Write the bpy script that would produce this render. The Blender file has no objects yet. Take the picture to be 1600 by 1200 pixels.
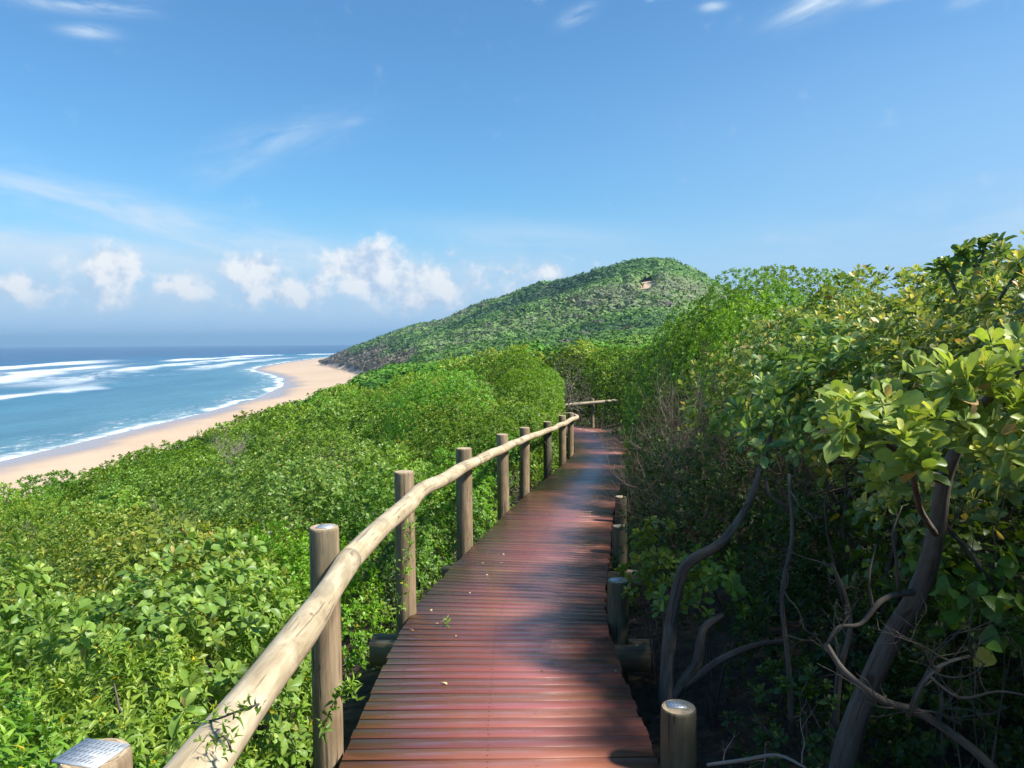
import bpy, math, random
import numpy as np
from mathutils import Matrix, Vector

R_ = math.radians
random.seed(7)
rng = np.random.default_rng(7)
scene = bpy.context.scene
col = scene.collection

# ------------------------------------------------------------------ camera
# world origin = the photographer's eye; the sea lies 25 m below
SEA = -25.0
FPX = 1202.0                                    # focal length in photo pixels (1600 wide)
cam_d = bpy.data.cameras.new('camera')
cam = bpy.data.objects.new('camera', cam_d)
col.objects.link(cam)
cam_d.sensor_width = 36.0
cam_d.lens = 36.0 * FPX / 1600.0
cam_d.clip_start = 0.05
cam_d.clip_end = 90000.0
PITCH, ROLL = R_(-3.15), R_(0.42)
cam_rot = Matrix.Rotation(R_(90) + PITCH, 4, 'X') @ Matrix.Rotation(-ROLL, 4, 'Z')
cam.matrix_world = cam_rot
scene.camera = cam
_R3 = np.array(cam_rot.to_3x3())

def at(px, py, d):
    """world point seen at photo pixel (px,py), at depth d"""
    v = np.array([(px - 800.0) / FPX, (600.0 - py) / FPX, -1.0]) * d
    return _R3 @ v

# ------------------------------------------------------------------ light
SUN_EL, SUN_AZ = R_(48), R_(110)                # azimuth clockwise from +Y (view direction)
sun_dir = Vector((math.sin(SUN_AZ) * math.cos(SUN_EL), math.cos(SUN_AZ) * math.cos(SUN_EL), math.sin(SUN_EL)))
sl = bpy.data.lights.new('sun', 'SUN')
sl.energy = 5.0
sl.angle = R_(5.0)          # thin high veil: the photo's shadows have soft edges
sl.color = (1.0, 0.95, 0.87)
so = bpy.data.objects.new('sun', sl)
so.rotation_euler = (-sun_dir).to_track_quat('-Z', 'Y').to_euler()
so.location = sun_dir * 60
col.objects.link(so)

scene.view_settings.view_transform = 'Standard'
scene.view_settings.look = 'None'
scene.view_settings.exposure = 0.86
scene.view_settings.gamma = 1.0
scene.render.engine = 'CYCLES'
cy = scene.cycles
cy.use_denoising = True
cy.max_bounces = 6
cy.diffuse_bounces = 3
cy.glossy_bounces = 3
cy.transmission_bounces = 4
cy.volume_bounces = 0
cy.sample_clamp_indirect = 6.0
cy.caustics_reflective = False
cy.caustics_refractive = False

# ------------------------------------------------------------------ node helper
class NT:
    def __init__(self, tree):
        self.t = tree; self.n = tree.nodes; self.l = tree.links
    def new(self, typ, **kw):
        nd = self.n.new(typ)
        for k, v in kw.items(): setattr(nd, k, v)
        return nd
    def put(self, sock, v):
        if v is None: return
        if isinstance(v, bpy.types.NodeSocket): self.l.new(v, sock)
        elif isinstance(v, (tuple, list)) and sock.type == 'RGBA' and len(v) == 3: sock.default_value = (*v, 1)
        else: sock.default_value = v
    def m(self, op, a, b=None, c=None, clamp=False):
        nd = self.new('ShaderNodeMath', operation=op, use_clamp=clamp)
        self.put(nd.inputs[0], a); self.put(nd.inputs[1], b); self.put(nd.inputs[2], c)
        return nd.outputs[0]
    def vm(self, op, a, b=None):
        nd = self.new('ShaderNodeVectorMath', operation=op)
        self.put(nd.inputs[0], a); self.put(nd.inputs[1], b)
        return nd.outputs[0]
    def sep(self, v):
        nd = self.new('ShaderNodeSeparateXYZ'); self.put(nd.inputs[0], v); return nd.outputs
    def comb(self, x, y, z=0.0):
        nd = self.new('ShaderNodeCombineXYZ')
        self.put(nd.inputs[0], x); self.put(nd.inputs[1], y); self.put(nd.inputs[2], z); return nd.outputs[0]
    def noise(self, vec, scale=1.0, detail=4.0, rough=0.55, dist=0.0):
        nd = self.new('ShaderNodeTexNoise')
        self.put(nd.inputs['Vector'], vec); nd.inputs['Scale'].default_value = scale
        nd.inputs['Detail'].default_value = detail; nd.inputs['Roughness'].default_value = rough
        nd.inputs['Distortion'].default_value = dist
        return nd.outputs[0]
    def ss(self, v, a, b, lo=0.0, hi=1.0):
        nd = self.new('ShaderNodeMapRange', interpolation_type='SMOOTHSTEP')
        self.put(nd.inputs[0], v)
        if a < b:
            nd.inputs[1].default_value = a; nd.inputs[2].default_value = b
            nd.inputs[3].default_value = lo; nd.inputs[4].default_value = hi
        else:
            nd.inputs[1].default_value = b; nd.inputs[2].default_value = a
            nd.inputs[3].default_value = hi; nd.inputs[4].default_value = lo
        return nd.outputs[0]
    def mix(self, f, a, b, mode='MIX'):
        nd = self.new('ShaderNodeMix', data_type='RGBA', blend_type=mode)
        self.put(nd.inputs[0], f); self.put(nd.inputs[6], a); self.put(nd.inputs[7], b)
        return nd.outputs[2]
    def ramp(self, f, stops):
        nd = self.new('ShaderNodeValToRGB'); self.put(nd.inputs[0], f)
        e = nd.color_ramp.elements
        while len(e) < len(stops): e.new(0.5)
        for el, (p, c) in zip(e, stops): el.position = p; el.color = (*c, 1)
        return nd.outputs[0]
    def attr(self, name):
        nd = self.new('ShaderNodeAttribute', attribute_name=name); return nd
    def bump(self, h, strength=0.3, dist=0.02):
        nd = self.new('ShaderNodeBump'); nd.inputs['Strength'].default_value = strength
        nd.inputs['Distance'].default_value = dist; self.put(nd.inputs['Height'], h); return nd.outputs[0]

def new_mat(name):
    m = bpy.data.materials.new(name); m.use_nodes = True
    nt = NT(m.node_tree); b = m.node_tree.nodes['Principled BSDF']
    return m, nt, b

# ------------------------------------------------------------------ world: sky with clouds
world = bpy.data.worlds.new('World'); scene.world = world; world.use_nodes = True
w = NT(world.node_tree)
bg = world.node_tree.nodes['Background']
sky = w.new('ShaderNodeTexSky', sky_type='NISHITA')
sky.sun_disc = False; sky.sun_elevation = SUN_EL; sky.sun_rotation = SUN_AZ
sky.altitude = 0; sky.air_density = 1.15; sky.dust_density = 0.6; sky.ozone_density = 2.6
bg.inputs['Strength'].default_value = 0.095
geo = w.new('ShaderNodeTexCoord').outputs['Generated']
dx, dy, dz = w.sep(geo)
az = w.m('ARCTAN2', dx, dy)
el = w.m('ARCSINE', dz)
def A(px): return math.atan((px - 800) / FPX)
def E(px, py): return math.atan((535 - py) / FPX * math.cos(A(px)))
vec = w.comb(az, el, 0.0)
fine = w.noise(vec, 26.0, 9.0, 0.58)
finer = w.noise(w.vm('ADD', vec, (0.012, 0.016, 0.0)), 26.0, 9.0, 0.58)
med = w.noise(w.vm('MULTIPLY', vec, (1.0, 1.6, 1)), 9.0, 5.0, 0.5)
# cumulus: soft ellipses, edges broken by fractal noise
puffs = [(185, 418, 52, 36, 1.15), (150, 452, 90, 30, .85), (400, 428, 55, 38, 1.15), (430, 456, 100, 30, .9),
         (345, 440, 40, 20, .6), (545, 405, 55, 26, .8), (575, 420, 80, 44, 1.25), (645, 448, 85, 40, 1.25),
         (690, 470, 60, 22, .8), (705, 400, 18, 16, .7), (740, 455, 90, 42, .62), (800, 430, 60, 24, .66), (850, 428, 42, 20, .85),
         (915, 415, 60, 22, .45), (275, 440, 80, 24, .78), (20, 445, 75, 28, .78), (490, 440, 60, 26, .8), (330, 455, 70, 20, .7)]
field = None
for (px, py, rx, ry, amp) in puffs:
    ex = w.m('DIVIDE', w.m('SUBTRACT', az, A(px)), rx / FPX)
    ey = w.m('DIVIDE', w.m('SUBTRACT', el, E(px, py)), ry / FPX)
    r2 = w.m('ADD', w.m('MULTIPLY', ex, ex), w.m('MULTIPLY', ey, ey))
    g = w.m('MULTIPLY', w.m('EXPONENT', w.m('MULTIPLY', r2, -0.9)), amp)
    field = g if field is None else w.m('SMOOTH_MAX', field, g, 0.25)
cum = w.ss(w.m('ADD', field, w.m('MULTIPLY', w.m('SUBTRACT', fine, 0.5), 2.0)), 0.34, 0.95)
cum = w.m('MULTIPLY', cum, w.ss(field, 0.08, 0.35))
light = w.m('ADD', 0.66, w.m('MULTIPLY', w.m('SUBTRACT', fine, finer), 4.5), clamp=True)
light = w.m('MULTIPLY', light, w.ss(el, E(300, 520), E(300, 410), 0.72, 1.0))
# hazy cloud bank low over the sea
bank = w.m('MULTIPLY', w.ss(el, E(300, 530), E(300, 455), 0.0, 1.0), w.ss(el, E(300, 360), E(300, 430)))
bank = w.m('MULTIPLY', bank, w.ss(w.m('ADD', med, w.m('MULTIPLY', fine, 0.3)), 0.40, 0.80, 0.35, 1.0))
bank = w.m('MULTIPLY', bank, w.ss(az, A(1080), A(780)))
bank = w.m('MULTIPLY', bank, w.ss(fine, 0.30, 0.62, 0.55, 1.0))
bank = w.m('MULTIPLY', bank, w.ss(az, R_(-75), R_(-50)))
# cirrus streaks: stretched noise in tilted coordinates
def streak(px, py, ang, lx, ly, sc, amp, off):
    ca, sa = math.cos(ang), math.sin(ang)
    ax_ = w.m('SUBTRACT', az, A(px)); ay_ = w.m('SUBTRACT', el, E(px, py))
    u = w.m('ADD', w.m('MULTIPLY', ax_, ca), w.m('MULTIPLY', ay_, sa))
    v = w.m('SUBTRACT', w.m('MULTIPLY', ay_, ca), w.m('MULTIPLY', ax_, sa))
    eu = w.m('DIVIDE', u, lx / FPX); ev = w.m('DIVIDE', v, ly / FPX)
    r2 = w.m('ADD', w.m('MULTIPLY', eu, eu), w.m('MULTIPLY', ev, ev))
    g = w.m('EXPONENT', w.m('MULTIPLY', r2, -1.0))
    nz = w.noise(w.vm('MULTIPLY', w.comb(u, v, off), (sc * 0.22, sc, 1.0)), 1.0, 7.0, 0.6, 0.6)
    return w.m('MULTIPLY', w.m('MULTIPLY', g, w.ss(nz, 0.30, 0.66)), amp)
streaks = [(200, 335, R_(-11), 360, 30, 22, 1.0, 1.0), (60, 383, R_(-4), 250, 26, 20, 1.15, 2.0), (440, 385, R_(-8), 220, 22, 26, .9, 3.0),
           (440, 225, R_(18), 110, 22, 40, .38, 4.0), (540, 198, R_(12), 60, 8, 40, .32, 4.5), (380, 250, R_(28), 70, 24, 40, .3, 4.8),
           (160, 18, R_(6), 75, 9, 34, .95, 5.0), (160, 57, R_(4), 28, 7, 34, 1.2, 6.0), (1290, 14, R_(14), 60, 16, 30, 1.3, 7.0), (1400, 3, R_(4), 50, 10, 30, 1.1, 7.5),
           (905, 38, R_(20), 24, 9, 34, .8, 8.0), (1110, 27, R_(0), 16, 6, 34, .9, 9.0), (1505, 17, R_(6), 22, 8, 30, .8, 10.0), (820, 375, R_(-4), 170, 26, 26, .4, 11.0), (1500, 350, R_(6), 240, 40, 18, .45, 12.)]
cir = None
for s in streaks:
    g = streak(*s); cir = g if cir is None else w.m('MAXIMUM', cir, g)
# two brighter little clouds at the top edge
for (px, py, rx, ry) in ((845, -2, 34, 22), (1030, -4, 50, 20)):
    ex = w.m('DIVIDE', w.m('SUBTRACT', az, A(px)), rx / FPX); ey = w.m('DIVIDE', w.m('SUBTRACT', el, E(px, py)), ry / FPX)
    g = w.m('EXPONENT', w.m('MULTIPLY', w.m('ADD', w.m('MULTIPLY', ex, ex), w.m('MULTIPLY', ey, ey)), -1.0))
    g = w.ss(w.m('ADD', g, w.m('MULTIPLY', w.m('SUBTRACT', fine, 0.5), 1.6)), 0.35, 1.1)
    cir = w.m('MAXIMUM', cir, g)
skyc = w.mix(1.0, sky.outputs[0], (0.47, 0.80, 1.0), 'MULTIPLY')
veil = w.m('MULTIPLY', w.ss(az, R_(-8), R_(42)), w.ss(el, R_(27), R_(6)))
skyc = w.mix(w.m('MULTIPLY', veil, 0.75), skyc, (2.25, 3.75, 5.6))
low = w.ss(el, R_(10.5), R_(1.0))                          # sea haze low over the horizon, all the way round
skyc = w.mix(w.m('MULTIPLY', low, 0.92), skyc, (2.75, 4.05, 5.6))
skyc = w.mix(w.m('MULTIPLY', bank, 0.85), skyc, (3.5, 4.4, 5.4))
skyc = w.mix(w.m('MULTIPLY', cir, 0.95), skyc, (4.1, 4.95, 5.8))
cc = w.mix(light, (3.1, 3.95, 5.15), (5.65, 5.8, 5.9))
skyc = w.mix(w.m('MULTIPLY', cum, 0.95), skyc, cc)
w.put(bg.inputs['Color'], skyc)

# ------------------------------------------------------------------ object helpers
def link(o, parent=None):
    col.objects.link(o)
    if parent is not None: o.parent = parent
    return o
def tag(o, label=None, cat=None, group=None, kind=None):
    if label: o['label'] = label
    if cat: o['category'] = cat
    if group: o['group'] = group
    if kind: o['kind'] = kind
    return o
def empty(name, loc, label, cat, group=None):
    o = bpy.data.objects.new(name, None); o.location = loc; o.empty_display_size = 0.2
    link(o); tag(o, label, cat, group); return o

class Mesh:
    """collects numpy triangle / quad soups and builds one mesh object"""
    def __init__(self):
        self.v = []; self.t = []; self.q = []; self.nv = 0; self.ct = []; self.cq = []; self.wc = []; self.haswc = False
        self.mt = []; self.mq = []
    def add(self, V, T=None, Q=None, ct=None, cq=None, wc=None, mat=0):
        V = np.asarray(V, float).reshape(-1, 3)
        self.v.append(V)
        if wc is not None: self.haswc = True; self.wc.append(np.asarray(wc, float).reshape(-1, 3))
        else: self.wc.append(V)
        if T is not None and len(T):
            self.t.append(np.asarray(T, int) + self.nv); self.ct.append(np.ones((len(T), 3)) if ct is None else ct); self.mt.append(np.full(len(T), mat))
        if Q is not None and len(Q):
            self.q.append(np.asarray(Q, int) + self.nv); self.cq.append(np.ones((len(Q), 3)) if cq is None else cq); self.mq.append(np.full(len(Q), mat))
        self.nv += len(V)
    def build(self, name, mats, parent=None, loc=None, smooth=False, color=False):
        if not isinstance(mats, (list, tuple)): mats = [mats]
        V = np.concatenate(self.v)
        off = np.array(loc, float) if loc is not None else np.zeros(3)
        me = bpy.data.meshes.new(name)
        T = np.concatenate(self.t) if self.t else np.zeros((0, 3), int)
        Q = np.concatenate(self.q) if self.q else np.zeros((0, 4), int)
        nl = len(T) * 3 + len(Q) * 4; nf = len(T) + len(Q)
        me.vertices.add(len(V)); me.vertices.foreach_set('co', (V - off).astype(np.float32).ravel())
        me.loops.add(nl); me.loops.foreach_set('vertex_index', np.concatenate([T.ravel(), Q.ravel()]).astype(np.int32))
        me.polygons.add(nf)
        me.polygons.foreach_set('loop_start', np.concatenate([np.arange(len(T)) * 3, len(T) * 3 + np.arange(len(Q)) * 4]).astype(np.int32))
        for m in mats: me.materials.append(m)
        mi = np.concatenate(self.mt + self.mq) if nf else np.zeros(0)
        me.polygons.foreach_set('material_index', mi.astype(np.int32))
        if smooth: me.polygons.foreach_set('use_smooth', np.ones(nf, bool))
        me.update(calc_edges=True); self.v = self.t = self.q = None
        if color:
            C = np.concatenate(self.ct + self.cq)
            a = me.attributes.new('tint', 'FLOAT_COLOR', 'FACE')
            a.data.foreach_set('color', np.concatenate([C, np.ones((nf, 1))], 1).astype(np.float32).ravel())
        if self.haswc:
            a = me.attributes.new('wc', 'FLOAT_VECTOR', 'POINT')
            a.data.foreach_set('vector', np.concatenate(self.wc).astype(np.float32).ravel())
        o = bpy.data.objects.new(name, me)
        if loc is not None and parent is None: o.location = loc
        link(o, parent)
        return o

def set_attr(o, name, vals):
    a = o.data.attributes.new(name, 'FLOAT', 'POINT'); a.data.foreach_set('value', np.asarray(vals, np.float32))

def unit(v): return v / np.maximum(np.linalg.norm(v, axis=-1, keepdims=True), 1e-9)
def frames(D):
    a = np.where(np.abs(D[:, 2:3]) < 0.9, np.array([[0, 0, 1.0]]), np.array([[1.0, 0, 0]]))
    T = unit(np.cross(D, a)); B = np.cross(D, T); return T, B

class Fn:
    """smooth pseudo-noise in [-1,1]"""
    def __init__(self, seed, freq, n=10):
        r = np.random.default_rng(seed)
        self.k = unit(r.normal(size=(n, 3))) * freq * r.uniform(.5, 1.8, (n, 1)); self.p = r.uniform(0, 6.28, n)
    def __call__(self, P):
        return np.sin(P @ self.k.T + self.p).sum(1) / math.sqrt(len(self.p)) * 0.9

def smooth01(t): t = np.clip(t, 0, 1); return t * t * (3 - 2 * t)

def tube(pts, rad, sides=8, seed=0, lump=0.0, caps=True, ins=4):
    """swept tube through points (Catmull-Rom), returns V, Q, T, wood coordinates"""
    P = np.asarray(pts, float); r = np.asarray(rad, float) if np.ndim(rad) else np.full(len(P), rad)
    if ins > 1 and len(P) > 2:
        E_ = np.concatenate([[2 * P[0] - P[1]], P, [2 * P[-1] - P[-2]]]); out = []; ro = []
        for i in range(len(P) - 1):
            p0, p1, p2, p3 = E_[i:i + 4]
            for j in range(ins):
                t = j / ins
                out.append(.5 * (2 * p1 + (p2 - p0) * t + (2 * p0 - 5 * p1 + 4 * p2 - p3) * t * t + (3 * p1 - p0 - 3 * p2 + p3) * t ** 3))
                ro.append(r[i] * (1 - t) + r[i + 1] * t)
        out.append(P[-1]); ro.append(r[-1]); P = np.array(out); r = np.array(ro)
    n = len(P)
    tg = unit(np.gradient(P, axis=0))
    ref = np.array([0, 0, 1.0]) if abs(tg[0, 2]) < .9 else np.array([1.0, 0, 0])
    T = np.zeros((n, 3)); cur = ref
    for i in range(n):
        c = cur - tg[i] * (cur @ tg[i]); c /= np.linalg.norm(c); T[i] = c; cur = c
    B = np.cross(tg, T)
    a = np.arange(sides) / sides * 2 * math.pi
    L = np.concatenate([[0], np.cumsum(np.linalg.norm(np.diff(P, axis=0), axis=1))])
    circ = np.cos(a)[None, :, None] * T[:, None] + np.sin(a)[None, :, None] * B[:, None]
    rr = r[:, None] * np.ones(sides)
    if lump:
        f = Fn(seed, 1.0); q = np.stack(np.broadcast_arrays((L * 6)[:, None], np.cos(a)[None] * 1.3, np.sin(a)[None] * 1.3), -1).reshape(-1, 3)
        rr = rr * (1 + lump * f(q).reshape(n, sides))
    V = P[:, None] + circ * rr[..., None]
    wc = np.stack(np.broadcast_arrays(np.cos(a)[None] * r[:, None], np.sin(a)[None] * r[:, None], L[:, None] + seed * 3.7), -1)
    Q = []
    for i in range(n - 1):
        for j in range(sides):
            k = (j + 1) % sides; Q.append((i * sides + j, i * sides + k, (i + 1) * sides + k, (i + 1) * sides + j))
    V = V.reshape(-1, 3); wc = wc.reshape(-1, 3); Tt = []
    if caps:
        V = np.concatenate([V, P[:1], P[-1:]]); wc = np.concatenate([wc, [[0, 0, seed * 3.7]], [[0, 0, L[-1] + seed * 3.7]]])
        c0, c1 = len(V) - 2, len(V) - 1
        for j in range(sides):
            k = (j + 1) % sides; Tt.append((k, j, c0)); Tt.append(((n - 1) * sides + j, (n - 1) * sides + k, c1))
    return V, np.array(Q), (np.array(Tt) if Tt else None), wc

def box(V0, ax, ay, az_, hx, hy, hz):
    c = np.array(V0, float); s = [(-1, -1, -1), (1, -1, -1), (1, 1, -1), (-1, 1, -1), (-1, -1, 1), (1, -1, 1), (1, 1, 1), (-1, 1, 1)]
    V = np.array([c + np.array(ax) * hx * i + np.array(ay) * hy * j + np.array(az_) * hz * k for i, j, k in s])
    return V, [(0, 3, 2, 1), (4, 5, 6, 7), (0, 1, 5, 4), (1, 2, 6, 5), (2, 3, 7, 6), (3, 0, 4, 7)]

# ------------------------------------------------------------------ terrain functions (heights relative to the eye)
PY = np.array([-6., 0, 2.9, 4.65, 6.6, 9, 13, 16, 18.3, 20, 22, 23.2, 24.1, 24.6, 24.9, 25.0])
PX = np.array([0.02, 0.0, -.045, -.02, .25, .60, 1.32, 1.90, 2.05, 2.12, 2.10, 1.80, 1.0, -.2, -1.6, -4])
ZY = np.array([-6., 0, 2.9, 4.65, 6.6, 8.9, 10.3, 13, 16, 20, 25, 40, 90])
ZZ = np.array([-1.40, -1.52, -1.60, -1.675, -1.80, -1.97, -2.06, -2.24, -2.38, -2.52, -2.68, -3.2, -5])
def deck_z(Y): return np.interp(Y, ZY, ZZ)
cY = np.array([-6., 0, 2.9, 4.65, 6.6, 9, 13, 16, 20, 24, 30, 60]); cX = np.array([.02, 0, -.045, -.02, .25, .6, 1.32, 1.9, 2.1, 2.0, 1.8, 2.5])
def path_x(Y): return np.interp(Y, cY, cX)
coastY = np.array([-400, 170., 270, 350, 448, 540, 620, 690, 745, 835, 1036, 1306, 1500, 1800, 2500]); coastX = np.array([-104, -111., -112, -117, -134, -160, -195, -228, -251, -272, -302, -328, -322, -180, 200])
toeY = np.array([-400, 150., 300, 450, 600, 720, 790, 850, 960, 1100, 1400, 2500]); toeX = np.array([-42, -43., -58, -84, -125, -172, -200, -214, -205, -150, -60, 300])
latT = np.array([-.30, -.245, -.20, -.133, -.083, -.033, .025, .075, .1165, .154, .191, .216, .25, .275, .32, .6, 1.5])
elT = np.array([-.024, -.020, -.002, .022, .033, .055, .071, .080, .094, .102, .1055, .100, .083, .068, .045, .02, .0])
DT = np.array([830, 800, 760, 700, 655, 610, 560, 520, 500, 485, 470, 455, 440, 430, 420, 420, 420.])
_h1, _h2, _h3 = Fn(11, .045), Fn(12, .11), Fn(13, .3)
def near_ground(X, Y):
    dz = deck_z(Y); pc = path_x(Y); u = pc - .63 - X; r = X - pc - .63
    left = dz - .42 - .24 * np.clip(u, 0, 13) - .62 * np.clip(u - 13, 0, None)
    right = dz - .42 + .20 * np.clip(r, 0, 9) + .06 * np.clip(r - 9, 0, 60)
    return np.where(u > 0, left, np.where(r > 0, right, dz - .42))
def hill(X, Y):
    Yc = np.maximum(Y, 1.); lat = X / Yc
    e = np.interp(lat, latT, elT); D = np.interp(lat, latT, DT)
    t = np.clip((Yc - 70) / (D - 70), 0, 1)
    elev = -.055 + (e + .055) * t ** .62
    z = elev * Yc
    P = np.stack([X, Y, 0 * X], -1).reshape(-1, 3)
    lump = (_h1(P) * 2.2 + _h2(P) * 1.0).reshape(X.shape) * smooth01((Yc - 80) / 150) * np.clip((1 - t) * 3, 0, 1)
    z = z + lump - 4.0 * smooth01((Yc - 80) / 200)
    zb = e * D - 4.0 - (Yc - D) * .10 - ((Yc - D) / 40.) ** 2 * .6
    return np.where(Yc > D, np.maximum(zb, -30), z)
def terrain(X, Y):
    X = np.asarray(X, float); Y = np.asarray(Y, float)
    n = near_ground(X, Y); h = hill(X, Y); b = smooth01((Y - 45) / 60)
    inland = n * (1 - b) + h * b
    xt = np.interp(Y, toeY, toeX); xc = np.interp(Y, coastY, coastX)
    slope = -22.4 + .66 * (X - xt)
    dune = np.where(X > xt, np.minimum(inland, np.maximum(slope, -22.4)), -22.4)
    beach = -22.4 + (SEA + 22.4) * np.clip((xt - X) / np.maximum(xt - xc, 5), 0, None)
    beach = np.maximum(beach, SEA - 6)
    return np.where(X > xt, dune, beach)
def shore(X, Y): return np.interp(Y, coastY, coastX) - X          # metres offshore (+) / onshore (-)

# ------------------------------------------------------------------ materials
def wood_mat(name, cols, stain=None, rough=.75, seed=0.0, grain=.55, crackw=.75, bumpd=.004):
    m, n, b = new_mat(name)
    wc = n.vm('ADD', n.attr('wc').outputs['Vector'], (seed, 0, seed * 2))
    st = n.noise(n.vm('MULTIPLY', wc, (1, 1, .06)), 60, 6, .65, .3)
    pt = n.noise(n.vm('MULTIPLY', wc, (1.6, 1.6, .55)), 7, 5, .6, .8)
    sp = n.noise(n.vm('MULTIPLY', wc, (1, 1, .45)), 26, 3, .5)
    c = n.ramp(n.m('ADD', n.m('MULTIPLY', st, grain), n.m('MULTIPLY', pt, 1.05 - grain)), cols)
    c = n.mix(n.m('MULTIPLY', n.ss(sp, .66, .74), .65), c, (cols[0][1][0] * .5, cols[0][1][1] * .42, cols[0][1][2] * .36))
    crack = n.noise(n.vm('MULTIPLY', wc, (1, 1, .035)), 95, 2, .4, .2)
    cr = n.ss(crack, .66, .70)
    c = n.mix(n.m('MULTIPLY', cr, crackw), c, (.05, .035, .022))
    if stain:
        big = n.noise(n.vm('MULTIPLY', wc, (1, 1, .35)), 9, 4, .6)
        c = n.mix(n.m('MULTIPLY', n.ss(big, .55, .68), .7), c, stain)
    n.put(b.inputs['Base Color'], c); b.inputs['Roughness'].default_value = rough
    b.inputs['Specular IOR Level'].default_value = .25
    h = n.m('SUBTRACT', n.m('ADD', st, n.m('MULTIPLY', pt, .6)), n.m('MULTIPLY', cr, 1.0))
    n.put(b.inputs['Normal'], n.bump(h, .6, bumpd))
    return m
M_rail = wood_mat('pale_peeled_log', [(.30, (.19, .14, .082)), (.45, (.36, .285, .175)), (.58, (.49, .405, .265)), (.74, (.60, .52, .37))], stain=(.27, .225, .145), rough=.62, grain=.34, crackw=.5)
M_post = wood_mat('weathered_post_wood', [(.28, (.09, .062, .038)), (.48, (.215, .155, .092)), (.66, (.335, .25, .155)), (.8, (.42, .33, .21))], stain=(.13, .115, .07), seed=3.)
M_darkpost = wood_mat('dark_post_wood', [(.28, (.05, .045, .03)), (.5, (.11, .10, .062)), (.7, (.17, .15, .09))], stain=(.075, .085, .045), seed=5.)  # darker, slightly greener version of the post wood
M_beam = wood_mat('grey_bearer_timber', [(.28, (.10, .085, .055)), (.5, (.20, .17, .115)), (.75, (.30, .26, .18))], seed=8.)
M_bark = wood_mat('grey_bark', [(.3, (.045, .036, .028)), (.5, (.10, .083, .066)), (.7, (.17, .145, .12))], stain=(.15, .15, .125), seed=9., rough=.9, grain=.4, bumpd=.012)
M_brown = wood_mat('brown_dead_twig', [(.3, (.075, .05, .036)), (.5, (.14, .10, .072)), (.7, (.20, .15, .11))], seed=4., rough=.9)
M_twig = wood_mat('dry_twig', [(.3, (.15, .12, .095)), (.5, (.27, .225, .185)), (.7, (.36, .31, .26))], seed=2., rough=.9)

def endgrain():
    m, n, b = new_mat('sawn_end_grain')
    wc = n.attr('wc').outputs['Vector']; x, y, z = n.sep(wc)
    r = n.m('SQRT', n.m('ADD', n.m('MULTIPLY', x, x), n.m('MULTIPLY', y, y)))
    nz = n.noise(wc, 40, 4, .6)
    ring = n.m('SINE', n.m('MULTIPLY', n.m('ADD', r, n.m('MULTIPLY', nz, .012)), 900))
    c = n.ramp(n.m('ADD', n.m('MULTIPLY', ring, .14), nz), [(.25, (.20, .14, .08)), (.5, (.40, .30, .18)), (.75, (.52, .41, .26))])
    n.put(b.inputs['Base Color'], c); b.inputs['Roughness'].default_value = .8
    return m
M_end = endgrain()

def steel():
    m, n, b = new_mat('galvanised_plate')
    p = n.new('ShaderNodeTexCoord').outputs['Object']
    nz = n.noise(p, 90, 4, .6)
    n.put(b.inputs['Base Color'], n.ramp(nz, [(.3, (.42, .44, .45)), (.7, (.62, .64, .65))]))
    b.inputs['Metallic'].default_value = .45; n.put(b.inputs['Roughness'], n.ss(nz, .3, .7, .38, .6)); return m
M_steel = steel()
M_slot, _n, _b = new_mat('plate_slot'); _b.inputs['Base Color'].default_value = (.03, .028, .026, 1); _b.inputs['Roughness'].default_value = .8

def leaf_mat(name, rough=.42, trans=.42, tcol=(1.30, 1.25, .50), spec=.45):
    m, n, b = new_mat(name)
    c = n.attr('tint').outputs['Color']
    g = n.new('ShaderNodeNewGeometry')
    v = n.noise(g.outputs['Position'], 55, 3, .6)
    c = n.mix(1.0, c, n.ramp(v, [(.25, (.78, .80, .78)), (.75, (1.22, 1.18, 1.2))]), 'MULTIPLY')
    n.put(b.inputs['Base Color'], c); b.inputs['Roughness'].default_value = rough
    b.inputs['Specular IOR Level'].default_value = spec
    tr = n.new('ShaderNodeBsdfTranslucent'); n.put(tr.inputs[0], n.mix(1.0, c, tcol, 'MULTIPLY'))
    mx = n.new('ShaderNodeMixShader'); mx.inputs[0].default_value = trans
    n.l.new(b.outputs[0], mx.inputs[1]); n.l.new(tr.outputs[0], mx.inputs[2])
    n.l.new(mx.outputs[0], m.node_tree.nodes['Material Output'].inputs[0])
    return m
M_leaf = leaf_mat('glossy_leaf')
M_far = leaf_mat('far_foliage', rough=.7, trans=.15, spec=.2)

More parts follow.
